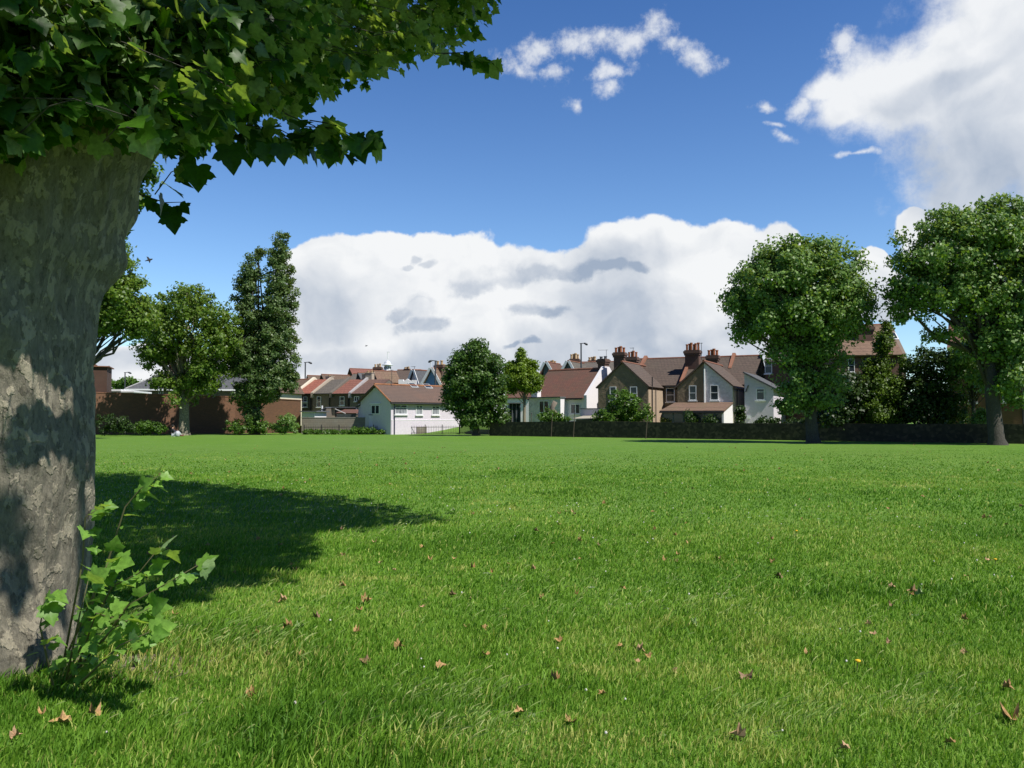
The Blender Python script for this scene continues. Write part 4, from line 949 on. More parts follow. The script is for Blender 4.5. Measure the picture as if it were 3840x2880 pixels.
# --- houses behind the left wall
def left_houses():
    h = House('bungalow', 'grey hipped roof house with white fascia behind the left wall', 475, 92, -8)
    _, ze = h.face(500, 1459); a1, _ = h.face(900, 1459); z2 = h.face(600, 1417)[1] + .9
    h.box('wall', R_GREY, .3, a1, 0, 7, -.3, ze - .02)
    r = MB(); r.poly([(-.2, -.4, ze), (a1 + .4, -.4, ze), (a1 - 3, 3.5, z2), (3.4, 3.5, z2)]); r.poly([(-.2, 7.4, ze), (-.2, -.4, ze), (3.4, 3.5, z2)]); r.poly([(a1 + .4, -.4, ze), (a1 + .4, 7.4, ze), (a1 - 3, 3.5, z2)]); r.poly([(a1 + .4, 7.4, ze), (-.2, 7.4, ze), (3.4, 3.5, z2), (a1 - 3, 3.5, z2)])
    r.build('roof', T_SLATE, h.root)
    MB().tube([(-.1, -.3, ze + .05), (3.4, 3.5, z2 + .05)], .09, 6).build('hip_tiles', plain('pale_mortar', (.3, .3, .3), .8), h.root)
    h.box('fascia', M_WHITE, -.2, a1 + .4, -.46, -.403, ze - .16, ze + .02)
    h.win((545, 1468), (555, 1480), 0, 'sash'); h.win((595, 1466), (612, 1480), 0, 'pair')
    h.chimney(3.8, 3.5, z2 - .6, z2 + .5, .8, .5, 2, B_DARK, poth=.3)
    g = House('garage', 'white flat roofed garage peeping over the left wall', 408, 84, -5, cat='building')
    a1, _ = g.face(500, 1475); zt = g.face(450, 1460)[1]; g.box('wall', R_WHITE, 0, a1, 0, 5, -.3, zt - .2); g.box('roof', M_WHITE, -.1, a1 * .5, -.15, 5.1, zt - .19, zt); g.box('roof', M_WHITE, a1 * .5 + .01, a1 + .1, -.15, 5.1, zt - .30, zt - .13)
    p = empty('pole', W(405, 1565, 82)[:2] + (0,), 'dark pole rising behind the left wall beside the brick outbuilding', 'pole')
    zt = W(405, 1376, 82)[2]; MB().tube([(0, 0, 0), (0, 0, zt)], .09, 8).build('shaft', M_LAMP, p); MB().lathe([(.11, zt - .02), (.12, zt + .06), (.03, zt + .12)], 0, 0, 8).build('cap', M_LAMP, p)
    # grey house seen through the trees
    h = House('house', 'grey rendered house half hidden between the broad tree and the poplar', 835, 96, 5)
    a1, _ = h.face(905, 1500); ze = h.face(850, 1437)[1]; h.gable_a(0, a1 + 1, 0, 6, ze, ze + 1.8, R_GREY, T_SLATE); h.win((852, 1452), (872, 1482), 0)
    h = House('house', 'small cream gabled house behind the poplar', 1006, 92, 10)
    a1, _ = h.face(1046, 1500); ze = h.face(1010, 1462)[1]; zr = h.face(1035, 1432)[1]; h.gable_b(-1.5, a1, 0, 6, ze, zr, R_CREAM, T_BROWN, am=a1 * .55); h.win((1020, 1462), (1034, 1482), 0)
    h = House('house', 'white walled house with a red brown roof just right of the poplar', 1049, 101, 12)
    a1, _ = h.face(1112, 1500); ze = h.face(1060, 1478)[1]; zr = ze + 1.8; h.gable_a(0, a1, 0, 7, ze, zr, R_WHITE, T_BROWN); h.gutter(0, a1, -.3, ze - .05, M_WHITE)
left_houses()

# --- row of terraced rear wings
def terrace():
    xs = [1106, 1171, 1241, 1312, 1400]
    roofs = [T_RED, T_GREYBR, tiles('red_banded_tile', (.21, .085, .06), (.25, .10, .07), .45, mossf=.3, depth=.1), tiles('brown_banded_tile', (.13, .075, .06), (.16, .09, .07), .45, mossf=.3, depth=.1)]
    walls = [R_GREY2, R_GREY, R_GREY2, R_GREY]; cop = [R_CREAM, R_BEIGE, R_GREY, plain('pale_coping', (.38, .36, .36), .8)]
    labs = ['leftmost terraced house with a bright red tiled roof', 'terraced house with a grey roof and tall narrow window', 'terraced house with the second red tiled roof', 'terraced house with a brown banded roof beside the blue bungalow']
    wins = [[((1138, 1488), (1153, 1506), 'sash'), ((1136, 1509), (1153, 1526), 'top')], [((1189, 1487), (1204, 1526), 'sash')], [((1275, 1487), (1292, 1520), 'sash')], [((1329, 1486), (1347, 1505), 'pair')]]
    for i in range(4):
        h = House('terraced_house', labs[i], xs[i], 100 - i * 1.2, 22, group='row of terraced houses left of the bungalow')
        a1, _ = h.face(xs[i + 1] - 1, 1500); ze = h.face(xs[i] + 10, 1476)[1]; bR = 3.6; zr = h.face(xs[i] + 60, 1427, bR)[1]
        MB().prism([(0, 0, -.3), (0, 7, -.3), (0, 7, ze), (0, bR, zr), (0, 0, ze)], (a1, 0, 0)).build('wall', walls[i], h.root)
        r = MB(); k = (zr - ze) / bR
        r.slab((.3, -.25, ze - .25 * k + .02), (a1, -.25, ze - .25 * k + .02), (a1, bR, zr + .02), (.3, bR, zr + .02), .1); r.slab((.3, bR, zr + .02), (a1, bR, zr + .02), (a1, 7.2, ze), (.3, 7.2, ze), .1)
        r.build('roof', roofs[i], h.root)
        MB().prism([(-.05, -.3, ze - .5), (-.05, -.3, ze + .12), (-.05, bR, zr + .42), (-.05, 7, ze + .3), (-.05, 7, ze - .5)], (.34, 0, 0)).build('parapet', cop[i], h.root)
        h.gutter(.3, a1, -.32, ze - .05)
        for (p0, p1, st) in wins[i]: h.win(p0, p1, 0, st)
        h.pipe([(a1 - .15, -.08, 0), (a1 - .15, -.08, ze - .1)])
        if i in (1, 3): h.chimney(.3, bR + .2, zr - .4, zr + .9, .9, .6, 2, R_BEIGE, M_POTY, corbel=False, poth=.3) if i == 3 else None
        if i == 0: h.chimney(a1 - .2, bR + .3, zr - .6, zr + .45, .8, .6, 1, R_BEIGE, M_POTY, corbel=False, poth=.2)
        if i == 2: h.chimney(a1 - .1, bR + .1, zr - .6, zr + .7, .8, .6, 1, R_BEIGE, M_POTY, corbel=False, poth=.2)
    # yards in front
    h = House('outbuilding', 'long low flat roofed outbuilding with a beige end below the terraces', 1226, 88, 15, cat='building')
    a1, zt = h.face(1256, 1530); a2, _ = h.face(1352, 1530)
    h.box('wall', R_BEIGE, 0, a1, 0, 3, -.3, zt); h.box('wall', R_GREY2, a1 + .003, a2, .02, 3, -.3, zt); h.box('roof', M_LEAD, -.15, a2 + .1, -.2, 3.1, zt + .004, zt + .12)
    h.pipe([(a2 - .4, -.1, 0), (a2 - .4, -.1, zt)], M_WHITE, .08)
    s = House('shed', 'lean-to shed with a small red tiled roof in front of the flat roofed outbuilding', 1262, 85, 15, cat='shed')
    a1, zt = s.face(1335, 1537); zb = s.face(1262, 1552)[1]
    s.box('wall', R_GREY, 0, a1, .1, 1.8, -.3, zb); MB().slab((-.1, -.1, zb + .004), (a1 + .1, -.1, zb + .004), (a1 + .1, 2, zt), (-.1, 2, zt), .08).build('roof', T_RUST, s.root); s.pipe([(-.1, -.15, zt + .1), (a1 * .5, -.15, zb + .02)], plain('pale_coping', (.38, .36, .36)), .06)
    s = House('shed', 'small white shed behind the grey block wall beside the brick wall', 1132, 84, 15, cat='shed')
    a1, zt = s.face(1180, 1543); s.box('wall', R_WHITE, 0, a1, 0, 2.5, -.3, zt - .05); s.box('roof', M_LEAD, -.15, a1 + .3, -.2, 2.6, zt - .046, zt + .06); a2, _ = s.face(1156, 1550); s.box('door', M_WHITE, a2, a2 + .6, -.06, -.003, 0, zt - .3)
    s = House('shed', 'dark lean-to with a sloping felt roof left of the beige outbuilding', 1180, 87, 15, cat='shed')
    a1, zt = s.face(1224, 1530); MB().prism([(0, 0, -.3), (a1, 0, -.3), (a1, 0, zt), (0, 0, zt - .55)], (0, 2.5, 0)).build('wall', R_GREY, s.root); MB().slab((-.1, -.2, zt - .62 + .03), (a1 + .05, -.2, zt + .02), (a1 + .05, 2.6, zt + .02), (-.1, 2.6, zt - .59), .07).build('roof', M_LEAD, s.root)
    s.pipe([(.9, -.1, 0), (.9, -.1, zt + .25)], M_WHITE, .09)
    # garden walls
    h = House('block_wall', 'grey concrete block wall left of the pale blue bungalow', 1131, 80, 2, cat='wall')
    a1, zt = h.face(1381, 1567); h.box('wall', B_BLOCK, 0, a1, 0, .2, -.3, zt)
    h.box('coping', plain('cement_cap', (.27, .25, .22), .9), -.02, a1, -.03, .23, zt + .003, zt + .06)
    a0, zt2 = h.face(1260, 1555, 3); a2, _ = h.face(1384, 1555, 3)
    f = House('wooden_fence', 'dark slatted wooden fence showing above the grey block wall', 1262, 82, 2, cat='fence')
    a1, zt = f.face(1382, 1554); pm = MB()
    for i in range(7): pm.box(0, a1, 0, .03, zt - .10 - i * .2, zt - .02 - i * .2)
    pm.build('slats', plain('blue_grey_wood', (.10, .12, .13), .8), f.root); q = MB()
    for i in range(5): q.box(a1 * i / 4.2, a1 * i / 4.2 + .09, .032, .12, -.3, zt)
    q.build('posts', plain('fence_wood', (.10, .08, .06), .8), f.root)
    h = House('garden_wall', 'low white painted wall with dark coping under the bungalow gable', 1383, 79, 6, cat='wall')
    a1, zt = h.face(1467, 1557); h.box('wall', R_BLUEWH, 0, a1, 0, .2, -.3, zt); h.box('coping', M_LEAD, -.03, a1, -.04, .24, zt + .003, zt + .07); h.pipe([(a1 * .5, -.03, .9), (a1 * .5, -.03, zt)], M_LEAD, .02)
terrace()

# --- pale blue bungalow
def bungalow():
    h = House('bungalow', 'pale blue bungalow with a brown tiled roof and three white framed windows', 1466, 77, 44)
    # gable wall (y = 0) runs to the left of the corner, long wall (x = 0) runs away to the right
    aL, _ = h.face(1352, 1509); ze = h.face(1466, 1504)[1]; zr = h.face(1413, 1447)[1]; am, _ = h.face(1413, 1447)
    B, _ = h.side(1735, 1520); 
    MB().prism([(aL, 0, -.4), (0, 0, -.4), (0, 0, ze), (am, 0, zr), (aL, 0, ze)], (0, B, 0)).build('wall', R_BLUEWH, h.root)
    k1 = (zr - ze) / (0 - am); ov = .3; e = .02; br, zr2 = 2.0, zr + .0
    r = MB()
    r.slab((am, -ov, zr + e), (ov, -ov, ze - ov * k1 + e), (ov, B + .2, ze - ov * k1 + e), (am, B + .2, zr + e), .12)
    r.slab((aL - ov, -ov, ze - ov * k1 + e), (am, -ov, zr + e), (am, B + .2, zr + e), (aL - ov, B + .2, ze - ov * k1 + e), .12)
    r.build('roof', tiles('bungalow_tile', (.115, .08, .065), (.135, .09, .07), .24, moss=(.20, .095, .055), mossf=.35, lichen_scale=.4), h.root)
    MB().tube([(am, -ov, zr + .15), (am, B + .2, zr + .15)], .11, 8).build('ridge_tiles', plain('orange_lichen_tile', (.28, .12, .055), .9, var=.3), h.root)
    MB().tube([(am, -ov, zr + .12), (ov, -ov, ze - ov * k1 + .14)], .08, 6).build('verge_tiles', plain('orange_lichen_tile', (.28, .12, .055), .9), h.root)
    MB().tube([(ov + .05, -ov, ze - ov * k1 - .02), (ov + .05, B, ze - ov * k1 - .02)], .07, 6).build('gutter', M_BLACK, h.root)
    h.box('fascia', plain('dark_fascia', (.03, .035, .04), .6), .003, ov, 0, B, ze - .28, ze - .20)
    # window strip of the long wall
    for (p0, p1) in [((1479, 1517), (1526, 1554)), ((1559, 1520), (1584, 1556)), ((1619, 1522), (1647, 1556))]: h.win_side(p0, p1, 0, 'bay', M_UPVC)
    h.win((1393, 1519), (1424, 1553), 0, 'door', 0)
    a0, z = h.face(1389, 1516); a1, _ = h.face(1427, 1516); h.box('lintel', M_WHITE, a0, a1, -.10, -.003, z - .02, z + .10)
    _, zp = h.side(1475, 1577, 0); MB().box(.003, .05, .05, B, zp, zp + .05).build('plinth_line', M_WHITE, h.root)
    MB().box(.003, .035, .05, B, -.35, zp - .003).build('plinth', R_BLUEWH, h.root)
    h.pipe([(.09, .35, .0), (.09, .35, ze - .2)], plain('navy_pipe', (.03, .035, .07), .5)); h.pipe([(.10, B - .25, .5), (.10, B - .25, ze - .3)])
    b0, z0 = h.side(1561, 1600, 0); h.box('vent', B_BLOCK, .051, .12, b0, b0 + 1.2, -.1, z0 + .0)
    a, z = h.face(1408, 1462); MB().lathe([(.03, z), (.09, z + .03), (.09, z + .12), (.03, z + .15)], a, -.12, 8).build('lamp', M_WHITE, h.root)
    # skylights
    for i, (px, py) in enumerate([(1549, 1446), (1603, 1450)]):
        # solve for y on the roof plane by stepping
        best = None
        for a10 in range(0, 100):
            a = am * a10 / 100 + 0.0; zz = ze + (a - 0) / (am) * (zr - ze); b, z = h.side(px, py, a)
            if best is None or abs(z - zz - .15) < best[0]: best = (abs(z - zz - .15), a, b, zz)
        _, a, b, zz = best; kx = -k1
        def P(da, db, up): return (a + da, b + db, zz + da * kx + .14 + up)
        w = MB().slab(P(-.35, -.45, .02), P(.35, -.45, .02), P(.35, .45, .02), P(-.35, .45, .02), .06).build('skylight', plain('skylight_frame', (.45, .46, .46), .5), h.root)
        MB().slab(P(-.27, -.36, .085), P(.27, -.36, .085), P(.27, .36, .085), P(-.27, .36, .085), .01).build('pane', M_GLASS, w)
    h.aerial(am * .9, 1.6, zr, zr + 1.6, .4)
    h.box('porch', R_BLUEWH, aL - 1.2, aL - .003, .6, 2.6, -.3, ze - .2); MB().slab((aL - 1.4, .4, ze - .55), (aL - .01, .4, ze - .1), (aL - .01, 2.8, ze - .1), (aL - 1.4, 2.8, ze - .55), .08).build('porch_roof', T_SLATE, h.root)
bungalow()

# grass bank at the bungalow's foot
def bank():
    mb = MB(); nx, ny = 30, 10; x0, y0, _ = G(1480, 1627); V = []
    for j in range(ny):
        for i in range(nx):
            X = -12.5 + 14.5 * i / (nx - 1); Y = 78.6 + 12 * j / (ny - 1)
            t = max(0, min(1, (X + 11.5) / 8)); u = min(1, j / 3.5)
            V.append((X, Y, -.05 + .95 * t * u ** .8 + .05 * noise.noise((X, Y, 0)) * u))
    loops = []
    for j in range(ny - 1):
        for i in range(nx - 1): a = j * nx + i; loops += [a, a + 1, a + nx + 1, a + nx]
    tag(mesh_np('grass_bank', V, loops, [4] * ((nx - 1) * (ny - 1)), M_GROUND, smooth=True), kind='structure')
bank()

# railings
def railing(name, label, p0, p1, h, step, posts, bow=True, rail_z=(.15, .82), r=.012):
    a = Vector(G(*p0)); b = Vector(G(*p1)); L_ = (b - a).length; d = (b - a).normalized()
    root = empty(name, a, label, 'fence')
    rl = MB()
    for z in rail_z: rl.tube([(0, 0, z * h), tuple(d * L_ + Vector((0, 0, z * h)))], .022, 5)
    rl.build('rail', M_BLACK, root)
    n = int(L_ / step); mb = MB()
    for i in range(n):
        p = d * (i + .5) * step; mb.tube([(p.x, p.y, .0), (p.x, p.y, h)], r, 4)
    mb.build('pickets', M_BLACK, root)
    for i in range(posts + 1):
        p = d * L_ * i / posts; MB().tube([(p.x, p.y, -.1), (p.x, p.y, h * 1.12)], .04, 6).build('post', M_BLACK, root)
railing('iron_railing', 'low black iron railing in front of the block wall and bungalow', (1140, 1629), (1722, 1628), .82, .16, 9, r=.011)
railing('iron_gate_railing', 'taller dark iron railing under the dark rounded tree', (1724, 1628), (1832, 1631), 1.18, .12, 2, r=.02)

# --- roofs on the skyline
def skyline():
    def gab(label, x0, xa, x1, ya, ye, D, th, xr, roof, wall, depth_px=None, name='house', bargeboard=None, group='houses on the skyline'):
        h = House(name, label, x0, D, th, group=group)
        a1, ze = h.face(x1, ye); am, zr = h.face(xa, ya)
        b1, _ = h.side(xr, ya, am); b1 = max(3, min(b1, 14)); h.gable_b(0, a1, 0, b1, h.face(x0, ye)[1], zr, wall, roof, am=am, ze2=ze)
        MB().tube([(am, -.2, zr + .14), (am, b1, zr + .14)], .1, 6).build('ridge_tiles', M_RIDGE, h.root)
        if bargeboard:
            MB().slab((-.2, -.32, h.face(x0, ye)[1] - .1), (am, -.32, zr + .05), (am, -.24, zr + .05), (-.2, -.24, h.face(x0, ye)[1] - .1), .28).slab((am, -.32, zr + .05), (a1 + .2, -.32, ze - .1), (a1 + .2, -.24, ze - .1), (am, -.24, zr + .05), .28).build('bargeboard', M_WHITE, h.root)
        return h, zr, am, b1
    def row(label, x0, x1, yr, ye, D, th, roof, wall=R_GREY, depth=8):
        h = House('house', label, x0, D, th, group='houses on the skyline')
        a1, _ = h.face(x1, ye); zr = h.face((x0 + x1) / 2, yr, depth / 2)[1]; ze = h.face((x0 + x1) / 2, ye)[1]
        h.gable_a(0, a1, 0, depth, ze, zr, wall, roof); return h, a1, zr
    row('long brown roofed house on the skyline left of the cupola', 1150, 1335, 1416, 1452, 120, 8, T_BROWN)
    row('house with a grey brown roof on the skyline behind the terraces', 1290, 1400, 1405, 1450, 116, 8, T_GREYBR)
    gab('small brown roofed house with a dark gable above the terraces', 1203, 1210, 1222, 1408, 1432, 113, 50, 1310, T_BROWN, plain('dark_boards', (.05, .045, .05), .8))
    gab('small house with a bluish gable at the left end of the skyline', 1152, 1157, 1166, 1412, 1436, 114, 50, 1205, T_BROWN, plain('blue_grey_boards', (.16, .22, .26), .8))
    gab('dark slate roofed house with a pointed gable right of the brown one', 1341, 1347, 1360, 1402, 1428, 110, 50, 1402, T_SLATE, plain('dark_boards', (.05, .045, .05), .8))
    gab('brown tiled house with the largest dark gable left of the cupola', 1396, 1405, 1420, 1394, 1428, 107, 50, 1485, T_BANDED, plain('dark_boards', (.05, .045, .05), .8))
    gab('farthest reddish roof with a pointed left end behind the cupola', 1307, 1315, 1326, 1385, 1408, 138, 50, 1440, tiles('maroon_tile', (.19, .075, .06), (.22, .09, .07), .4), plain('maroon_boards', (.10, .05, .045), .8))
    h, a1, zr = row('dark brown roofed house right of the cupola', 1462, 1552, 1391, 1432, 118, 8, T_DKBROWN)
    h.chimney(a1 * .4, 4, zr - .3, zr + .25, .8, .5, 3, B_DARK, M_POTY, False, .35)
    h, zr, am, b1 = gab('slate roofed house with a pale blue gable and white bargeboards', 1538, 1553, 1566, 1391, 1440, 98, 35, 1615, T_SLATE, R_BLUEWH, bargeboard=True)
    h.chimney(am + .3, 5.0, zr - .5, zr + .5, 1.2, .5, 4, B_DARK, M_POTY, False, .5); h.aerial(am - .4, .5, zr - .3, zr + .6, .4)
    h, zr, am, b1 = gab('house with a bright blue steep gable beside the dark rounded tree', 1592, 1620, 1646, 1385, 1442, 92, 20, 1680, T_BANDED, R_BLUE, bargeboard=True)
    h.chimney(am + .1, 1.8, zr - .8, zr + .55, .9, .6, 2, B_DARK, M_POTY, True, .55); MB().tube([(am, -.3, zr), (am, -.3, zr + .8)], .05, 6).build('finial', M_WHITE, h.root)
    h, a1, zr = row('brown roofed house hidden behind the dark rounded tree', 1640, 1790, 1384, 1432, 100, 8, T_BANDED)
    # white shaped parapet
    h = House('shop_parapet', 'small white shaped parapet above the bungalow roof', 1494, 93, 5, cat='building')
    pts = []
    for px, py in [(1494, 1436), (1494, 1423), (1512, 1423), (1514, 1430), (1527, 1420), (1542, 1430), (1544, 1425), (1560, 1425), (1560, 1437)]: a, z = h.face(px, py); pts.append((a, 0, z))
    b = [(pts[-1][0], 0, -.3), (pts[0][0], 0, -.3)]; MB().prism(pts + b, (0, .4, 0)).build('wall', R_WHITE, h.root); h.box('hall', R_GREY, pts[0][0] + .1, pts[-1][0] - .1, .42, 5, -.3, pts[0][2] - .6)
    # cupola
    D = 140; x, y, _ = W(1452, 1565, D); c = empty('clock_cupola', (x, y, 0), 'white domed cupola with a tall flagpole rising behind the roofs', 'cupola')
    k = D / F; zb = W(1452, 1392, D)[2]; z1 = W(1452, 1370, D)[2]; z2 = W(1452, 1353, D)[2]; zt = W(1452, 1317, D)[2]
    MB().lathe([(1.2, -.2), (1.2, zb - .25), (.95, zb)], 0, 0, 8).build('tower', R_GREY, c)
    MB().lathe([(.62, zb + .003), (.55, zb + .3), (.5, z1 - .1), (.62, z1)], 0, 0, 8).build('lantern', M_WHITE, c)
    for i in range(8):
        a = (i + .5) * math.pi / 4; q = MB(); cx, cy = .53 * math.cos(a), .53 * math.sin(a); q.lathe([(.09, zb + .35), (.09, z1 - .2)], cx, cy, 6).build('louvre', M_LEAD, c)
    MB().lathe([(.95, z1 + .003), (.9, z1 + .10), (.6, z1 + .22), (.55, z1 + .42), (.42, z2 - .12), (.16, z2), (.10, z2 + .1)], 0, 0, 16).build('dome', plain('zinc_dome', (.62, .64, .68), .4), c, smooth=True)
    MB().lathe([(.075, z2 + .1), (.06, zt - .1), (.10, zt - .08), (.02, zt)], 0, 0, 6).build('flagpole', M_WHITE, c)
    MB().box(.05, .35, -.01, .01, zt - .22, zt - .08).build('flag', M_WHITE, c)
    # chimney left of the cupola on a ridge
    h, a1, zr = row('house with a yellow potted chimney just left of the cupola', 1380, 1460, 1396, 1430, 125, 8, T_GREYBR)
    h.chimney(h.face(1417, 1390, 4)[0], 4, zr - .3, zr + .75, 1.2, .6, 3, B_DARK, M_POTY, True, .55)
    # row over the red roof
    h, a1, zr = row('red brown roofed house behind the right end of the cypress', 2020, 2150, 1378, 1420, 104, 8, T_RUST)
    h.chimney(a1 * .3, 4, zr - .2, zr + .25, 1.1, .5, 4, B_DARK, M_POTY, False, .65)
    h, a1, zr = row('banded brown roofed house behind the lamp post', 2125, 2330, 1362, 1415, 98, 14, T_GREYBR)
    h.chimney(.3, 4, zr - .3, zr + .5, 1.1, .6, 4, B_DARK, M_POTY, True, .7); h.chimney(a1 * .36, 5, zr - .3, zr + .35, 1.0, .5, 3, B_DARK, M_POTY, False, .5)
    h.aerial(a1 * .66, 3.5, zr, zr + 1.6, 1.0)
    gab('small slate gable with white bargeboards left of the chimney stack', 2038, 2049, 2062, 1362, 1390, 97, 25, 2100, T_RUST, M_LEAD, bargeboard=True)
    gab('small slate gable with white bargeboards below the chimney stack', 2118, 2132, 2146, 1358, 1390, 95, 25, 2190, T_GREYBR, M_LEAD, bargeboard=True)
    # behind the central pair of trees
    h = House('house', 'white walled house showing between the two central trees', 1895, 98, 20)
    a1, ze = h.face(1990, 1490); h.gable_a(0, a1, 0, 7, ze, ze + 2, R_WHITE, T_RUST); h.win((1925, 1520), (1950, 1560), 0, 'pair')
    s = House('shed', 'glazed lean-to with grey posts beside the cypress trunk', 1905, 82, 10, cat='shed'); a1, zt = s.face(1952, 1513)
    s.box('wall', R_GREY, 0, a1, 0, .1, -.2, .9); s.box('roof', M_LEAD, -.1, a1 + .1, -.2, 1.6, zt, zt + .08)
    for i in range(4): s.box('post', M_LEAD, a1 * i / 3.2, a1 * i / 3.2 + .08, 0, .08, .9, zt - .003)
    s.box('glazing', M_GLASS, .1, a1 - .05, .09, .11, .91, zt - .01)
skyline()

# --- red roofed house
def red_house():
    h = House('house', 'low white house with a huge rust red roof and white right gable', 2193, 78, 39)
    ze = h.face(2193, 1487)[1]; aL, _ = h.face(1990, 1487); bm, zr = h.side(2264, 1387, 0)
    B = bm * 2
    MB().prism([(aL, 0, -.3), (aL, B, -.3), (aL, B, ze), (aL, bm, zr), (aL, 0, ze)], (-aL - .003, 0, 0)).build('wall', R_WHITE, h.root)
    k = (zr - ze) / bm
    r = MB(); r.slab((aL - .2, -.3, ze - .3 * k + .02), (-.01, -.3, ze - .3 * k + .02), (-.01, bm, zr + .02), (aL - .2, bm, zr + .02), .12); r.slab((aL - .2, bm, zr + .02), (-.01, bm, zr + .02), (-.01, B + .3, ze), (aL - .2, B + .3, ze), .12)
    r.build('roof', T_RUST, h.root); MB().tube([(aL - .2, bm, zr + .14), (-.01, bm, zr + .14)], .13, 8).build('ridge_tiles', M_RIDGE, h.root)
    MB().prism([(0, -.15, -.3), (0, B, -.3), (0, B, ze + .3), (0, bm + .5, zr + .32), (0, bm - .4, zr + .32), (0, -.15, ze + .12)], (.32, 0, 0)).build('gable_wall', R_WHITE, h.root)
    h.chimney(-.1, bm + .1, zr - .3, zr + 1.0, .8, .75, 2, B_DARK, M_LEAD, True, .35)
    h.gutter(aL, -.05, -.42, ze - .24)
    h.win((2141, 1515), (2177, 1552), 0, 'pair')
    a1, zt = h.face(2127, 1492); b0, _ = h.side(2101, 1492, a1); aF, _ = h.face(1983, 1492, b0)
    h.box('extension', R_WROUGH, aF, a1 - .02, b0, -.003, -.3, zt); MB().box(a1 - .018, a1 + .02, b0 + .005, -.003, -.3, zt).build('end_wall', R_WHITE, h.root)
    h.box('flat_roof', M_LEAD, aF - .15, a1 + .12, b0 - .2, -.36, zt + .004, zt + .10)
    h.win((2022, 1503), (2059, 1548), b0, 'pair')
    a2, z2 = h.face(1995, 1465, b0 + .5); a3, _ = h.face(2017, 1465, b0 + .5); MB().box(a2, a3, b0 + .4, b0 + 1.0, zt + .105, z2).box(a2 - .05, a3 + .05, b0 + .35, b0 + 1.05, z2 + .003, z2 + .08).build('white_stack', R_WHITE, h.root)
    w = House('garden_wall', 'pale rendered yard wall below the white gable', 2177, 72, 39, cat='wall'); a1, zt = w.face(2262, 1534)
    w.box('wall', R_BLUEWH, 0, a1, 0, .2, -.3, zt); w.box('coping', M_LEAD, -.05, a1 + .05, -.05, .25, zt + .003, zt + .08)
    s = House('shed', 'low shed with a weathered sagging roof behind the stone wall', 2160, 70, 30, cat='shed'); a1, zt = s.face(2245, 1562)
    s.box('wall', R_GREY, 0, a1, 0, 2, -.3, zt - .25); MB().slab((-.2, -.25, zt - .24), (a1 + .1, -.25, zt - .2), (a1 + .1, 2, zt + .12), (-.2, 2, zt + .02), .07).build('roof', render_mat('weathered_board', (.42, .38, .30), .4, 3, .6), s.root)
    st = empty('tree_stump', W(2080, 1565, 71)[:2] + (0,), 'dead sawn tree stump with forked top behind the stone wall', 'stump'); off = np.array(st.location)
    p = [np.array(W(*q, 71)) - off for q in [(2082, 1590), (2078, 1550), (2070, 1530), (2083, 1506)]]; MB().tube([tuple(q) for q in p], [.34, .30, .2, .22], 12).build('trunk', plain('grey_dead_wood', (.17, .14, .11), .9, var=.3, scale=6), st, smooth=True)
    p = [np.array(W(*q, 71)) - off for q in [(2078, 1560), (2066, 1545), (2060, 1532)]]; MB().tube([tuple(q) for q in p], [.22, .18, .14], 10).build('branch_stub', plain('grey_dead_wood', (.26, .22, .17)), st, smooth=True)
red_house()

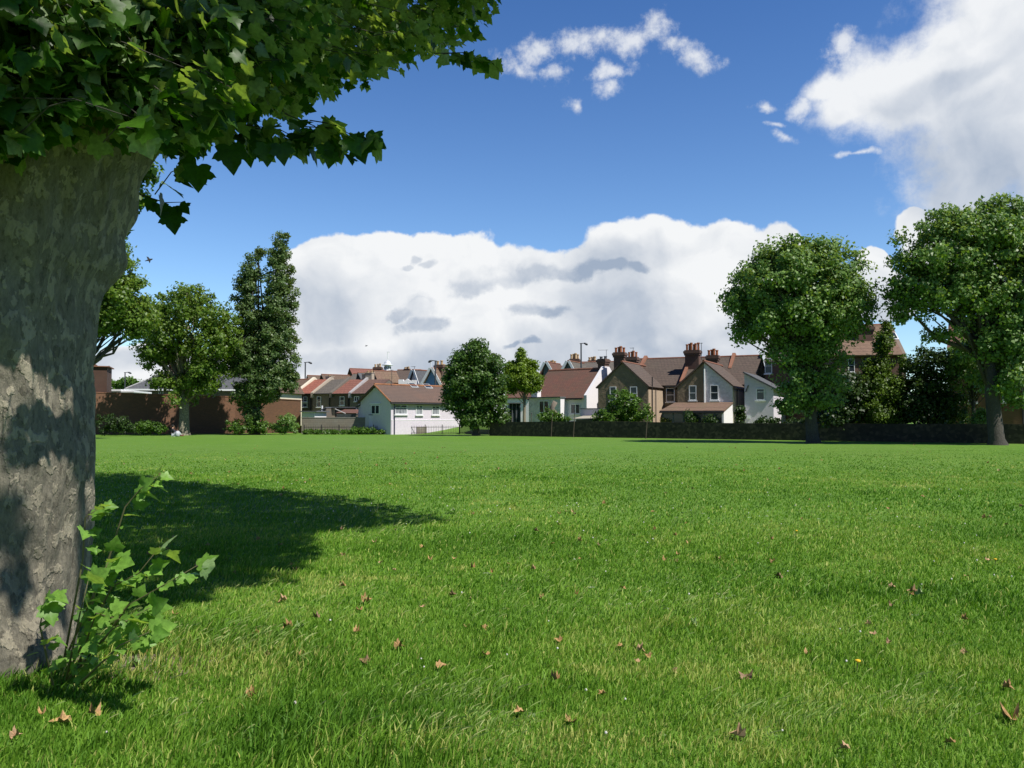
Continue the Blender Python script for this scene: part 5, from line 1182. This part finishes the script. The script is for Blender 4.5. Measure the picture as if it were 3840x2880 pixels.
# --- brown and white houses
def semis():
    TH = 26
    # first: brown gable
    h = House('house', 'brown pebbledashed gabled house behind the big round bush', 2243, 74, TH)
    ze = h.face(2243, 1453)[1]; a1, _ = h.face(2430, 1453); am, zr = h.face(2334, 1362); B1, _ = h.side(2487, 1453, a1)
    h.gable_b(0, a1 - .02, 0, B1, ze, zr, R_BROWN, T_DKBROWN, ov=.12, am=am)
    MB().box(a1 - .018, a1 + .03, .05, B1, -.3, ze - .25).build('side_wall', R_BUFF, h.root)
    h.win((2287, 1450), (2311, 1504)); h.win((2363, 1450), (2390, 1500))
    zem = h.face(2510, 1444, B1)[1]; zrm = h.face(2500, 1349, B1 + 4.2)[1]; aM, _ = h.face(2541, 1444, B1)
    h.gable_a(-.6, aM, B1 + .003, B1 + 8.4, zem, zrm, R_BROWN, T_DKBROWN, ov=.25)
    h.win((2498, 1455), (2531, 1507), B1 + .003)
    h.gutter(a1 + .3, aM, B1 - .3, zem - .15); h.gutter(0, 0.02, 0, 0)
    h.pipe([(a1 + .12, .9, 0), (a1 + .12, .9, ze + .9)]); h.pipe([(a1 + .12, 2.0, 0), (a1 + .12, 2.0, ze - .2)], M_LAMP, .04)
    # chimneys and red party walls
    def chim(px0, px1, ytop, ybase, b, pots, pot=M_POT, hh=h, mat=B_DARK, poth=.6):
        a0, zt = hh.face(px0, ytop, b); aa, zb = hh.face(px1, ybase, b); hh.chimney((a0 + aa) / 2, b, zb - .8, zt, aa - a0, .75, pots, mat, pot, True, poth)
    chim(2306, 2344, 1325, 1375, B1 + 1.0, 4); chim(2356, 2390, 1342, 1385, B1 + .6, 4, mat=B_DARK)
    def party(hh, a, b0, b1, z0, z1, mat=B_COP):
        MB().prism([(a - .14, b0, z0 - .2), (a - .14, b0, z0 + .38), (a - .14, b1, z1 + .48), (a - .14, b1 + 4, z0 + .4), (a - .14, b1 + 4, z0 - .2)], (.28, 0, 0)).build('parapet', mat, hh.root)
    apx, _ = h.face(2458, 1335, B1 + 4.2); 
    MB().slab((am + .0, .4, zr + .16), (am, .4, zr + .17), (am, B1, zr + .17), (am, B1, zr + .16), .01) 
    MB().tube([(am, -.25, zr + .14), (am, B1 + 2, zr + .14)], .11, 6).build('ridge_tiles', M_RIDGE, h.root)
    party(h, apx - 1.0, B1 + 1.6, B1 + 4.2, zrm - 1.5, zrm)
    h.aerial(apx - 2.2, B1 + 4, zrm, zrm + 1.3, .3)
    # second pair, brown left half and white right half
    g = House('house', 'brown pebbledashed left half of the shared gable', 2541, 69.5, TH)
    w = House('house', 'white roughcast right half of the shared gable with a cream side wall', 2541, 69.5, TH)
    ze = g.face(2541, 1451)[1]; a1, ze2 = g.face(2747, 1450); am, zr = g.face(2640, 1361); B2, _ = g.side(2791, 1455, a1)
    MB().prism([(0, 0, -.3), (am, 0, -.3), (am, 0, zr), (0, 0, ze)], (0, B2, 0)).build('wall', R_BROWN, g.root)
    k = (zr - ze) / am; MB().slab((-.25, -.12, ze - .25 * k + .02), (am, -.12, zr + .02), (am, B2 + 1, zr + .02), (-.25, B2 + 1, ze - .25 * k + .02), .12).build('roof', T_DKBROWN, g.root)
    MB().prism([(am + .003, 0, -.3), (a1, 0, -.3), (a1, 0, ze2), (am + .003, 0, zr)], (0, B2, 0)).build('wall', R_WROUGH, w.root)
    MB().box(a1 + .003, a1 + .04, .03, B2, -.3, ze2 - .3).build('side_wall', R_CREAM, w.root)
    k2 = (zr - ze2) / (a1 - am); MB().slab((am, -.12, zr + .022), (a1 + .28, -.12, ze2 - .28 * k2 + .022), (a1 + .28, B2 + 1, ze2 - .28 * k2 + .022), (am, B2 + 1, zr + .022), .12).build('roof', T_DKBROWN, w.root)
    MB().tube([(am, -.25, zr + .15), (am, B2 + 2, zr + .15)], .11, 6).build('ridge_tiles', M_RIDGE, w.root)
    g.win((2584, 1446), (2612, 1501)); w.win((2663, 1444), (2695, 1501))
    w.pipe([(am + .05, -.09, 2.4), (am + .05, -.09, zr - .5)], M_WHITE, .07); w.pipe([(a1 + .12, 1.3, 0), (a1 + .12, 1.3, ze2 - .2)], M_LAMP, .04)
    w.gutter(0, .02, 0, 0)
    # main bodies
    zem = g.face(2620, 1444, B2)[1]; zrm = g.face(2600, 1347, B2 + 4.2)[1]; aL = -2.4
    g.gable_a(-.9, am - .003, B2 + .003, B2 + 8.4, zem, zrm, R_BROWN, T_DKBROWN); aR, _ = g.face(2840, 1400, B2 + 2)
    w.gable_a(am + .003, aR, B2 + .003, B2 + 8.4, zem, zrm + .003, R_BROWN, T_DKBROWN)
    party(g, -1.05, B2 + .1, B2 + 4.2, zem, zrm); ap, _ = g.face(2752, 1325, B2 + 4.2); party(w, ap, B2 + 2.2, B2 + 4.2, zrm - 1.4, zrm)
    chim(2572, 2624, 1317, 1362, B2 + 2.6, 6, hh=g, poth=.7); chim(2654, 2694, 1336, 1378, B2 + .8, 4, hh=w)
    a_, z_ = g.face(2630, 1285, B2 + 2.6); g.aerial(a_, B2 + 2.6, z_ - 1.6, z_, .6)
    # tiled porch across both
    p = House('porch', 'tiled lean-to porch with white walls below the shared gable', 2541, 69.5, TH, cat='porch')
    bk, _ = p.side(2714, 1543, a1); zt = p.face(2640, 1514)[1]; zb = p.side(2714, 1545, a1)[1]; bk = min(bk, -1.2)
    MB().slab((-.5, bk - .15, zb), (a1 + .05, bk - .15, zb), (a1 + .05, -.01, zt), (-.2, -.01, zt), .12).build('roof', T_BANDED, p.root)
    MB().prism([(a1 - .15, bk, -.3), (a1 - .15, -.005, -.3), (a1 - .15, -.005, zt - .06), (a1 - .15, bk, zb - .04)], (.15, 0, 0)).build('end_wall', R_WHITE, p.root)
    p.box('wall', R_WHITE, -.3, a1 - .16, bk, bk + .12, -.3, .9); p.box('glazing', M_GLASS, -.25, a1 - .16, bk + .04, bk + .07, .903, zb - .1)
    for i in range(6): p.box('post', M_LEAD, -.3 + (a1 - .1) * i / 5.4, -.22 + (a1 - .1) * i / 5.4, bk, bk + .035, .903, zb - .02)
    p.gutter(-.5, a1 + .05, bk - .22, zb - .02)
    # pale blue outrigger house
    n = House('house', 'pale blue house with a sloping slate roof beside the right plane tree', 2793, 67, TH)
    z0 = n.face(2800, 1402)[1]; a1, z1 = n.face(2900, 1458); b1, _ = n.side(2945, 1500, a1)
    MB().prism([(0, 0, -.3), (a1, 0, -.3), (a1, 0, z1), (0, 0, z0)], (0, b1, 0)).build('wall', R_BLUEWH, n.root)
    k = (z0 - z1) / a1; MB().slab((-.1, -.2, z0 + .02 + .1 * k), (a1 + .3, -.2, z1 - .3 * k + .02), (a1 + .3, b1, z1 - .3 * k + .02), (-.1, b1, z0 + .02 + .1 * k), .12).build('roof', T_SLATE, n.root)
    n.win((2836, 1457), (2868, 1500), 0, 'top'); n.gutter(a1 + .35, a1 + .36, 0, z1)
    n.box('hatch', M_WHITE, *[n.face(2802, 1557)[0], n.face(2814, 1557)[0]], -.05, -.003, n.face(2802, 1570)[1], n.face(2802, 1557)[1])
    n.pipe([(n.face(2797, 1470)[0], -.1, n.face(2797, 1470)[1]), (n.face(2807, 1445)[0], -.1, n.face(2807, 1445)[1])], M_LAMP, .05)
    zt = n.face(2900, 1312, b1)[1]; aR, _ = n.face(3160, 1400, b1); zee = zt - 1.0
    n.gable_a(.6, aR, b1 + .003, b1 + 8, zee, zt + 1.2, B_DARK, T_GREYBR); n.win((2868, 1345), (2896, 1400), b1 + .003)
    n.chimney(1.4, b1 + 2.5, zee, zt + 1.2, 1.0, .7, 3, B_DARK)
    # tall tiled house
    t = House('house', 'tall house with a big brown tiled roof between the two right hand plane trees', 3400, 66, 10)
    ze = t.face(3400, 1328)[1]; bm = 4.0; zr = t.face(3425, 1222, bm)[1]; aL, _ = t.face(3120, 1322)
    t.gable_a(aL, -.3, 0, bm * 2, ze, zr, B_DARK, T_BANDED)
    MB().prism([(-.295, -.1, -.3), (-.295, bm * 2, -.3), (-.295, bm * 2, ze), (-.295, bm, zr + .3), (-.295, -.1, ze + .05)], (.3, 0, 0)).build('gable_wall', render_mat('shaded_gable_render', (.20, .155, .12), .3, 5, .4), t.root)  # gable render coloured darker in place of the shade lying on it
    a0, zt = t.face(3205, 1228, 2); a2, _ = t.face(3270, 1228, 2); t.chimney((a0 + a2) / 2, 2, ze, zt, a2 - a0, .8, 2, B_DARK, M_POT, True, .6)
    a0, z0 = t.face(3345, 1262, bm * .55); q = (a0, bm * .55, ze + (zr - ze) * .55 + .16); kk = (zr - ze) / bm
    s_ = MB().slab((q[0] - .4, q[1] - .5, q[2] - .5 * kk + .02), (q[0] + .4, q[1] - .5, q[2] - .5 * kk + .02), (q[0] + .4, q[1] + .5, q[2] + .5 * kk + .02), (q[0] - .4, q[1] + .5, q[2] + .5 * kk + .02), .05).build('skylight', M_UPVC, t.root)
    MB().slab((q[0] - .33, q[1] - .42, q[2] - .42 * kk + .08), (q[0] + .33, q[1] - .42, q[2] - .42 * kk + .08), (q[0] + .33, q[1] + .42, q[2] + .42 * kk + .08), (q[0] - .33, q[1] + .42, q[2] + .42 * kk + .08), .01).build('pane', M_GLASS, s_)
    t.win((3180, 1345), (3205, 1395)); t.win((3240, 1345), (3265, 1395))
    # brick house on the right edge
    b = House('house', 'red brick house behind the rightmost plane tree', 3560, 60, 30)
    ze = b.face(3600, 1305)[1]; a1, _ = b.face(4100, 1305); b.gable_a(0, a1, 0, 7, ze, b.face(3620, 1213, 3.5)[1], B_RED, T_RUST)
    b.win((3757, 1450), (3813, 1507), 0, 'sash'); b.win((3765, 1345), (3813, 1380), 0, 'sash'); b.win((3630, 1460), (3665, 1510), 0, 'sash')
    b.pipe([(b.face(3832, 1400)[0], -.1, 0), (b.face(3832, 1400)[0], -.1, ze)])
    b.chimney(b.face(3600, 1213, 3.5)[0], 3.5, ze + .5, b.face(3600, 1195, 3.5)[1], 1.0, .7, 2, B_DARK); b.chimney(b.face(3760, 1200, 3.5)[0], 3.5, ze + .5, b.face(3760, 1180, 3.5)[1], 1.2, .7, 4, B_DARK)
semis()

# ------------------------------------------------------------------ street lamps
def lamp(label, px, ytop, D, xhead):
    x, y, _ = W(px, 1565, D); zt = W(px, ytop, D)[2]; dx = (xhead - px) / F * D; s = 1 if dx > 0 else -1
    r = empty('street_lamp', (x, y, 0), label, 'street lamp', 'street lamps behind the houses')
    MB().tube([(0, 0, 0), (0, 0, 2), (0, 0, zt)], [.13, .10, .08], 8).build('post', M_LAMP, r)
    MB().tube([(-.15 * s, 0, zt - .05), (dx * .45, 0, zt), (dx * .6, 0, zt)], .05, 6).build('arm', M_LAMP, r)
    m = MB(); n = len(m.v); m.tube([(dx * .45, 0, zt), (dx * .62, 0, zt - .03), (dx * .9, 0, zt - .12), (dx * 1.08, 0, zt - .2)], [.06, .10, .14, .06], 8); m.build('lamp_head', M_LAMP, r, smooth=True)
lamp('street lamp at the left edge of the terraces beside the poplar', 1143, 1358, 105, 1166)
lamp('street lamp in front of the blue gable with its head pointing left', 1632, 1352, 90.5, 1607)
lamp('tallest street lamp above the rust red roof', 2180, 1287, 92, 2203)
lamp('street lamp far behind the left wall above the small tree', 466, 1396, 118, 488)

# ------------------------------------------------------------------ person seated by the leaning trunk
def skin_fig(name, pts, edges, radii, mat, parent, root=0, sub=2):
    me = bpy.data.meshes.new(name); me.from_pydata(pts, edges, []); me.materials.append(mat)
    o = bpy.data.objects.new(name, me); COL.objects.link(o); o.parent = parent
    sk = o.modifiers.new('skin', 'SKIN')
    if not me.skin_vertices:
        bpy.context.view_layer.objects.active = o
    for i, v in enumerate(me.skin_vertices[0].data):
        v.radius = radii[i] if isinstance(radii[i], tuple) else (radii[i], radii[i]); v.use_root = (i == root)
    sb = o.modifiers.new('sub', 'SUBSURF'); sb.levels = sub; sb.render_levels = sub
    return o
def person():
    x, y, _ = G(648, 1636); r = empty('person', (x, y, 0), 'person in dark clothes sitting on the grass beside the pale leaning trunk', 'person', rz=R(25))
    skinm = plain('skin', (.50, .28, .19), .5, var=.06); dark = plain('navy_jacket', (.018, .022, .045), .8); grey = plain('pale_grey_trousers', (.42, .44, .48), .8); hair = plain('black_hair', (.012, .010, .010), .7); shoe = plain('dark_red_shoe', (.16, .03, .03), .6)
    # facing +X; hips at (0,0,.14)
    J = dict(pel=(0, 0, .16), sp=(-.06, 0, .36), ch=(-.06, 0, .54), ne=(-.02, 0, .70), hd=(.02, 0, .80), ht=(.03, 0, .90),
             shl=(-.05, .17, .60), ell=(.12, .24, .42), wrl=(.34, .15, .46), shr=(-.05, -.17, .60), elr=(.12, -.25, .42), wrr=(.33, -.14, .44),
             hl=(.03, .10, .14), kl=(.40, .16, .46), al=(.56, .14, .09), tl=(.72, .14, .05), hr=(.03, -.10, .14), kr=(.44, -.13, .42), ar=(.66, -.12, .08), tr_=(.82, -.13, .05))
    names = list(J); P = [J[k] for k in names]; I = {k: i for i, k in enumerate(names)}
    E = [('pel', 'sp'), ('sp', 'ch'), ('ch', 'ne'), ('ne', 'hd'), ('hd', 'ht'), ('ch', 'shl'), ('shl', 'ell'), ('ell', 'wrl'), ('ch', 'shr'), ('shr', 'elr'), ('elr', 'wrr'), ('pel', 'hl'), ('hl', 'kl'), ('kl', 'al'), ('al', 'tl'), ('pel', 'hr'), ('hr', 'kr'), ('kr', 'ar'), ('ar', 'tr_')]
    rad = dict(pel=(.15, .12), sp=.125, ch=(.15, .12), ne=.055, hd=(.085, .095), ht=.075, shl=.065, ell=.045, wrl=.03, shr=.065, elr=.045, wrr=.03, hl=.09, kl=.065, al=.04, tl=.035, hr=.09, kr=.065, ar=.04, tr_=.035)
    pts = list(P); edges = [(I[a], I[b]) for a, b in E]; rr = [rad[k] for k in names]
    for sgn, wr in ((1, 'wrl'), (-1, 'wrr')):   # palms and fingers
        w = np.array(J[wr]); pi = len(pts); pts.append(tuple(w + (.07, 0, 0))); rr.append(.026); edges.append((I[wr], pi))
        for f in range(4):
            a = len(pts); yy = (f - 1.5) * .019; ln = (.05, .06, .055, .042)[f]; pts += [tuple(w + (.095 + ln * .3, yy, -.004)), tuple(w + (.10 + ln, yy, -.03))]; rr += [.009, .008]; edges += [(pi, a), (a, a + 1)]
        a = len(pts); pts += [tuple(w + (.07, -sgn * .035, -.01)), tuple(w + (.10, -sgn * .045, -.025))]; rr += [.010, .009]; edges += [(pi, a), (a, a + 1)]
    skin_fig('body', pts, edges, rr, skinm, r)
    def sub(nm, keys, es, grow, mat):
        ii = {k: i for i, k in enumerate(keys)}
        rd = [tuple(q + grow for q in rad[k]) if isinstance(rad[k], tuple) else rad[k] + grow for k in keys]
        return skin_fig(nm, [J[k] for k in keys], [(ii[a], ii[b]) for a, b in es], rd, mat, r)
    sub('jacket', ['pel', 'sp', 'ch', 'shl', 'ell', 'wrl', 'shr', 'elr', 'wrr'], [('pel', 'sp'), ('sp', 'ch'), ('ch', 'shl'), ('shl', 'ell'), ('ell', 'wrl'), ('ch', 'shr'), ('shr', 'elr'), ('elr', 'wrr')], .02, dark)
    sub('trousers', ['pel', 'hl', 'kl', 'al', 'hr', 'kr', 'ar'], [('pel', 'hl'), ('hl', 'kl'), ('kl', 'al'), ('pel', 'hr'), ('hr', 'kr'), ('kr', 'ar')], .018, grey)
    for k in (('al', 'tl'), ('ar', 'tr_')):
        a, b = np.array(J[k[0]]), np.array(J[k[1]]); MB().tube([tuple(a + (-.05, 0, -.03)), tuple(a + (.02, 0, -.02)), tuple(b), tuple(b + (.05, 0, -.01))], [.05, .055, .05, .025], 10).build('shoe', shoe, r, smooth=True)
    hm = MB().lathe([(.02, .985), (.07, .97), (.105, .92), (.112, .87), (.10, .82), (.06, .78)], -.01, 0, 14); hm.build('hair', hair, r, smooth=True)
    f = MB(); f.tube([(.105, 0, .865), (.135, 0, .845), (.11, 0, .832)], [.008, .014, .008], 6).build('nose', skinm, r, smooth=True)
    for s in (-1, 1):
        MB().lathe([(.003, .868), (.010, .873), (.010, .879), (.003, .884)], .108, s * .033, 6).build('eye', M_BLACK, r)
    MB().tube([(.107, -.022, .805), (.114, 0, .803), (.107, .022, .805)], .006, 5).build('mouth', plain('lip', (.35, .12, .10), .5), r)
    # pale rucksack beside
    bx, by, _ = G(668, 1637); b = empty('rucksack', (bx, by - .15, 0), 'pale grey rucksack on the grass between the person and the trunk', 'bag')
    MB().lathe([(.12, 0), (.19, .05), (.20, .25), (.15, .40), (.05, .46)], 0, 0, 12).build('bag', plain('pale_bag', (.46, .48, .52), .7, var=.3, scale=9), b, smooth=True)
    MB().tube([(-.05, 0, .44), (0, 0, .52), (.05, 0, .44)], .012, 6).build('handle', M_LAMP, b)
person()

# ------------------------------------------------------------------ birds
def bird(label, px, py, D, span, bank_):
    r = empty('bird', W(px, py, D), label, 'bird'); r.rotation_euler = (R(bank_), R(-20), R(30)); s = span
    m = plain('bird_dark', (.02, .02, .025), .7)
    MB().tube([(-.5 * s, 0, 0), (-.3 * s, 0, 0), (0, 0, 0), (.25 * s, 0, .02 * s), (.38 * s, 0, .03 * s), (.46 * s, 0, .02 * s)], [.03 * s, .06 * s, .12 * s, .10 * s, .06 * s, .01 * s], 8).build('body', m, r, smooth=True)
    for t in (-1, 1):
        w = MB(); w.prism([(.15 * s, t * .06 * s, .02 * s), (.05 * s, t * .35 * s, .14 * s), (-.12 * s, t * .55 * s, .05 * s), (-.12 * s, t * .3 * s, .08 * s), (-.15 * s, t * .06 * s, .02 * s)], (0, 0, .015 * s)); w.build('wing', m, r)
bird('dark bird flying in the blue sky right of the great trunk', 559, 975, 30, .30, 60)
bird('tiny distant bird in front of the cloud above the cupola', 1374, 1297, 70, .28, 20)

# ------------------------------------------------------------------ fallen leaves and small flowers
def crumpled(i, mat):
    rs = random.Random(100 + i); o = LEAF_A if i % 2 else LEAF_B; o = o + [(0, .38)]
    c1, c2, tw = rs.uniform(1.0, 2.6), rs.uniform(-1.2, 1.4), rs.uniform(-1, 1); V = []
    for x, y in o:
        yy = y - .45; z = .12 + c1 * x * x * 1.5 + c2 * yy * yy + tw * x * yy + rs.uniform(-.05, .05)
        x2 = x * (1 - .45 * abs(x) * c1 * .7); V.append((x2, yy * (1 - .2 * abs(c2) * abs(yy)), max(.02, z * .6)))
    m = len(o) - 1; me = bpy.data.meshes.new('leaf_mesh'); me.from_pydata(V, [], [(k, (k + 1) % m, m) for k in range(m)]); me.materials.append(mat); me.update()
    return me
def litter():
    bm_ = []
    for nm, a, b in (('dry_leaf', (.22, .12, .045), (.50, .31, .12)), ('pale_dry_leaf', (.32, .18, .09), (.56, .37, .21)), ('dark_dry_leaf', (.10, .06, .03), (.30, .18, .09)), ('green_fallen_leaf', (.12, .20, .05), (.28, .36, .16))):
        m, nt, bs, out = new_mat(nm); n = tex_noise(nt, objco(nt), 5, 4, .6); nt.links.new(ramp(nt, n, [(0.3, a), (0.7, b)]), bs.inputs['Base Color']); bs.inputs['Roughness'].default_value = .7; bm_.append(m)
    kinds = [[crumpled(i + 10 * k, m) for i in range(5)] for k, m in enumerate(bm_)]
    def put(p, size, k, label, group='dry leaves scattered on the grass', name='fallen_leaf'):
        me = random.choice(kinds[k]); o = bpy.data.objects.new(name, me); COL.objects.link(o)
        o.location = (p[0], p[1], random.uniform(.012, .03)); o.scale = (size, size, size); o.rotation_euler = (random.uniform(-.35, .35), random.uniform(-.35, .35), random.uniform(0, 6.28))
        tag(o, label, 'leaf', group)
    named = [((1077, 2369), .15, 0, 'long curled brown leaf beside a fallen green leaf below the tree shadow'), ((1118, 2366), .12, 3, 'flat green leaf touching the long curled brown leaf'),
             ((1378, 2268), .16, 0, 'forked brown leaf in the grass right of the shadow'), ((3348, 2209), .13, 1, 'pinkish dry leaf left of a pair of leaves on the right'), ((3418, 2228), .14, 1, 'pinkish dry leaf touching a pale green one on the right'),
             ((3455, 2242), .13, 3, 'pale green fallen leaf touching a pinkish dry one'), ((2916, 2167), .15, 2, 'dark brown crumpled leaf in the middle of the right field'), ((2801, 2550), .15, 2, 'dark olive crumpled leaf low in the right field'),
             ((3797, 2712), .17, 0, 'brown crumpled leaf at the lower right corner'), ((224, 2730), .15, 0, 'large brown leaf in the lower left corner grass'), ((347, 2698), .12, 0, 'upright brown leaf right of the large one in the lower left corner'),
             ((498, 2503), .15, 3, 'big green leaf lying by the bare earth under the great tree'), ((1697, 1920), .13, 3, 'yellow green leaf at the tip of the tree shadow'), ((2603, 2355), .14, 3, 'green leaf standing out in the mid right grass'), ((3703, 2110), .12, 1, 'pale pink dry leaf near the right edge beside a yellow flower')]
    for p, s, k, lb in named: put(G(*p), s * random.uniform(.58, .68), k, lb)
    px = [(1283, 2207), (1587, 2283), (1751, 2359), (1814, 2369), (1365, 2489), (1182, 2328), (1944, 2692), (2134, 2723), (2257, 2625), (947, 2625), (2077, 2568), (1134, 2476), (3342, 2282), (3783, 2592), (3560, 2808), (2324, 2439), (2763, 2780), (3331, 2425), (3163, 2829), (62, 2780), (162, 2703), (1286, 2088), (1581, 2061), (1107, 2149), (1164, 1805), (846, 1727), (1340, 2380), (1500, 2440), (1060, 2260), (1480, 2150), (1700, 2240), (1350, 2300)]
    LB = ['small tan brown dry leaf lying on the sunlit grass', 'small pale pinkish dry leaf lying on the sunlit grass', 'small dark brown crumpled leaf lying on the sunlit grass']
    def small(p, s):
        k = random.choice([0, 0, 0, 1, 2]); put(p, s, k, LB[k], ['tan dry leaves scattered on the grass', 'pale dry leaves scattered on the grass', 'dark dry leaves scattered on the grass'][k])
    for p in px: small(G(*p), random.uniform(.05, .08))
    n = 0
    while n < 190:
        X = random.uniform(-300, 4140); Y = 1665 + 900 * random.random() ** 1.7
        if fbm2(np.array([X / 400.]), np.array([Y / 120.]), 8)[0] < .42: continue
        g_ = G(X, Y); small(g_, random.uniform(.04, .065) * (1 + g_[1] * .012)); n += 1
    yl = plain('dandelion_yellow', (.85, .52, .02), .6)
    for p, lb in [((2984, 2013), 'yellow dandelion farthest from the camera'), ((3730, 2126), 'yellow dandelion beside the pale pink leaf near the right edge'), ((3212, 2528), 'yellow dandelion in the low middle of the right field')]:
        g_ = G(*p); r = empty('dandelion', g_, lb, 'flower', 'yellow dandelions in the grass'); MB().tube([(0, 0, 0), (.005, 0, .04), (.01, 0, .075)], .003, 5).build('stem', M_TWIG, r)
        MB().lathe([(.006, .072), (.017, .08), (.016, .087), (.006, .091)], .01, 0, 12).build('flower_head', yl, r)
litter()
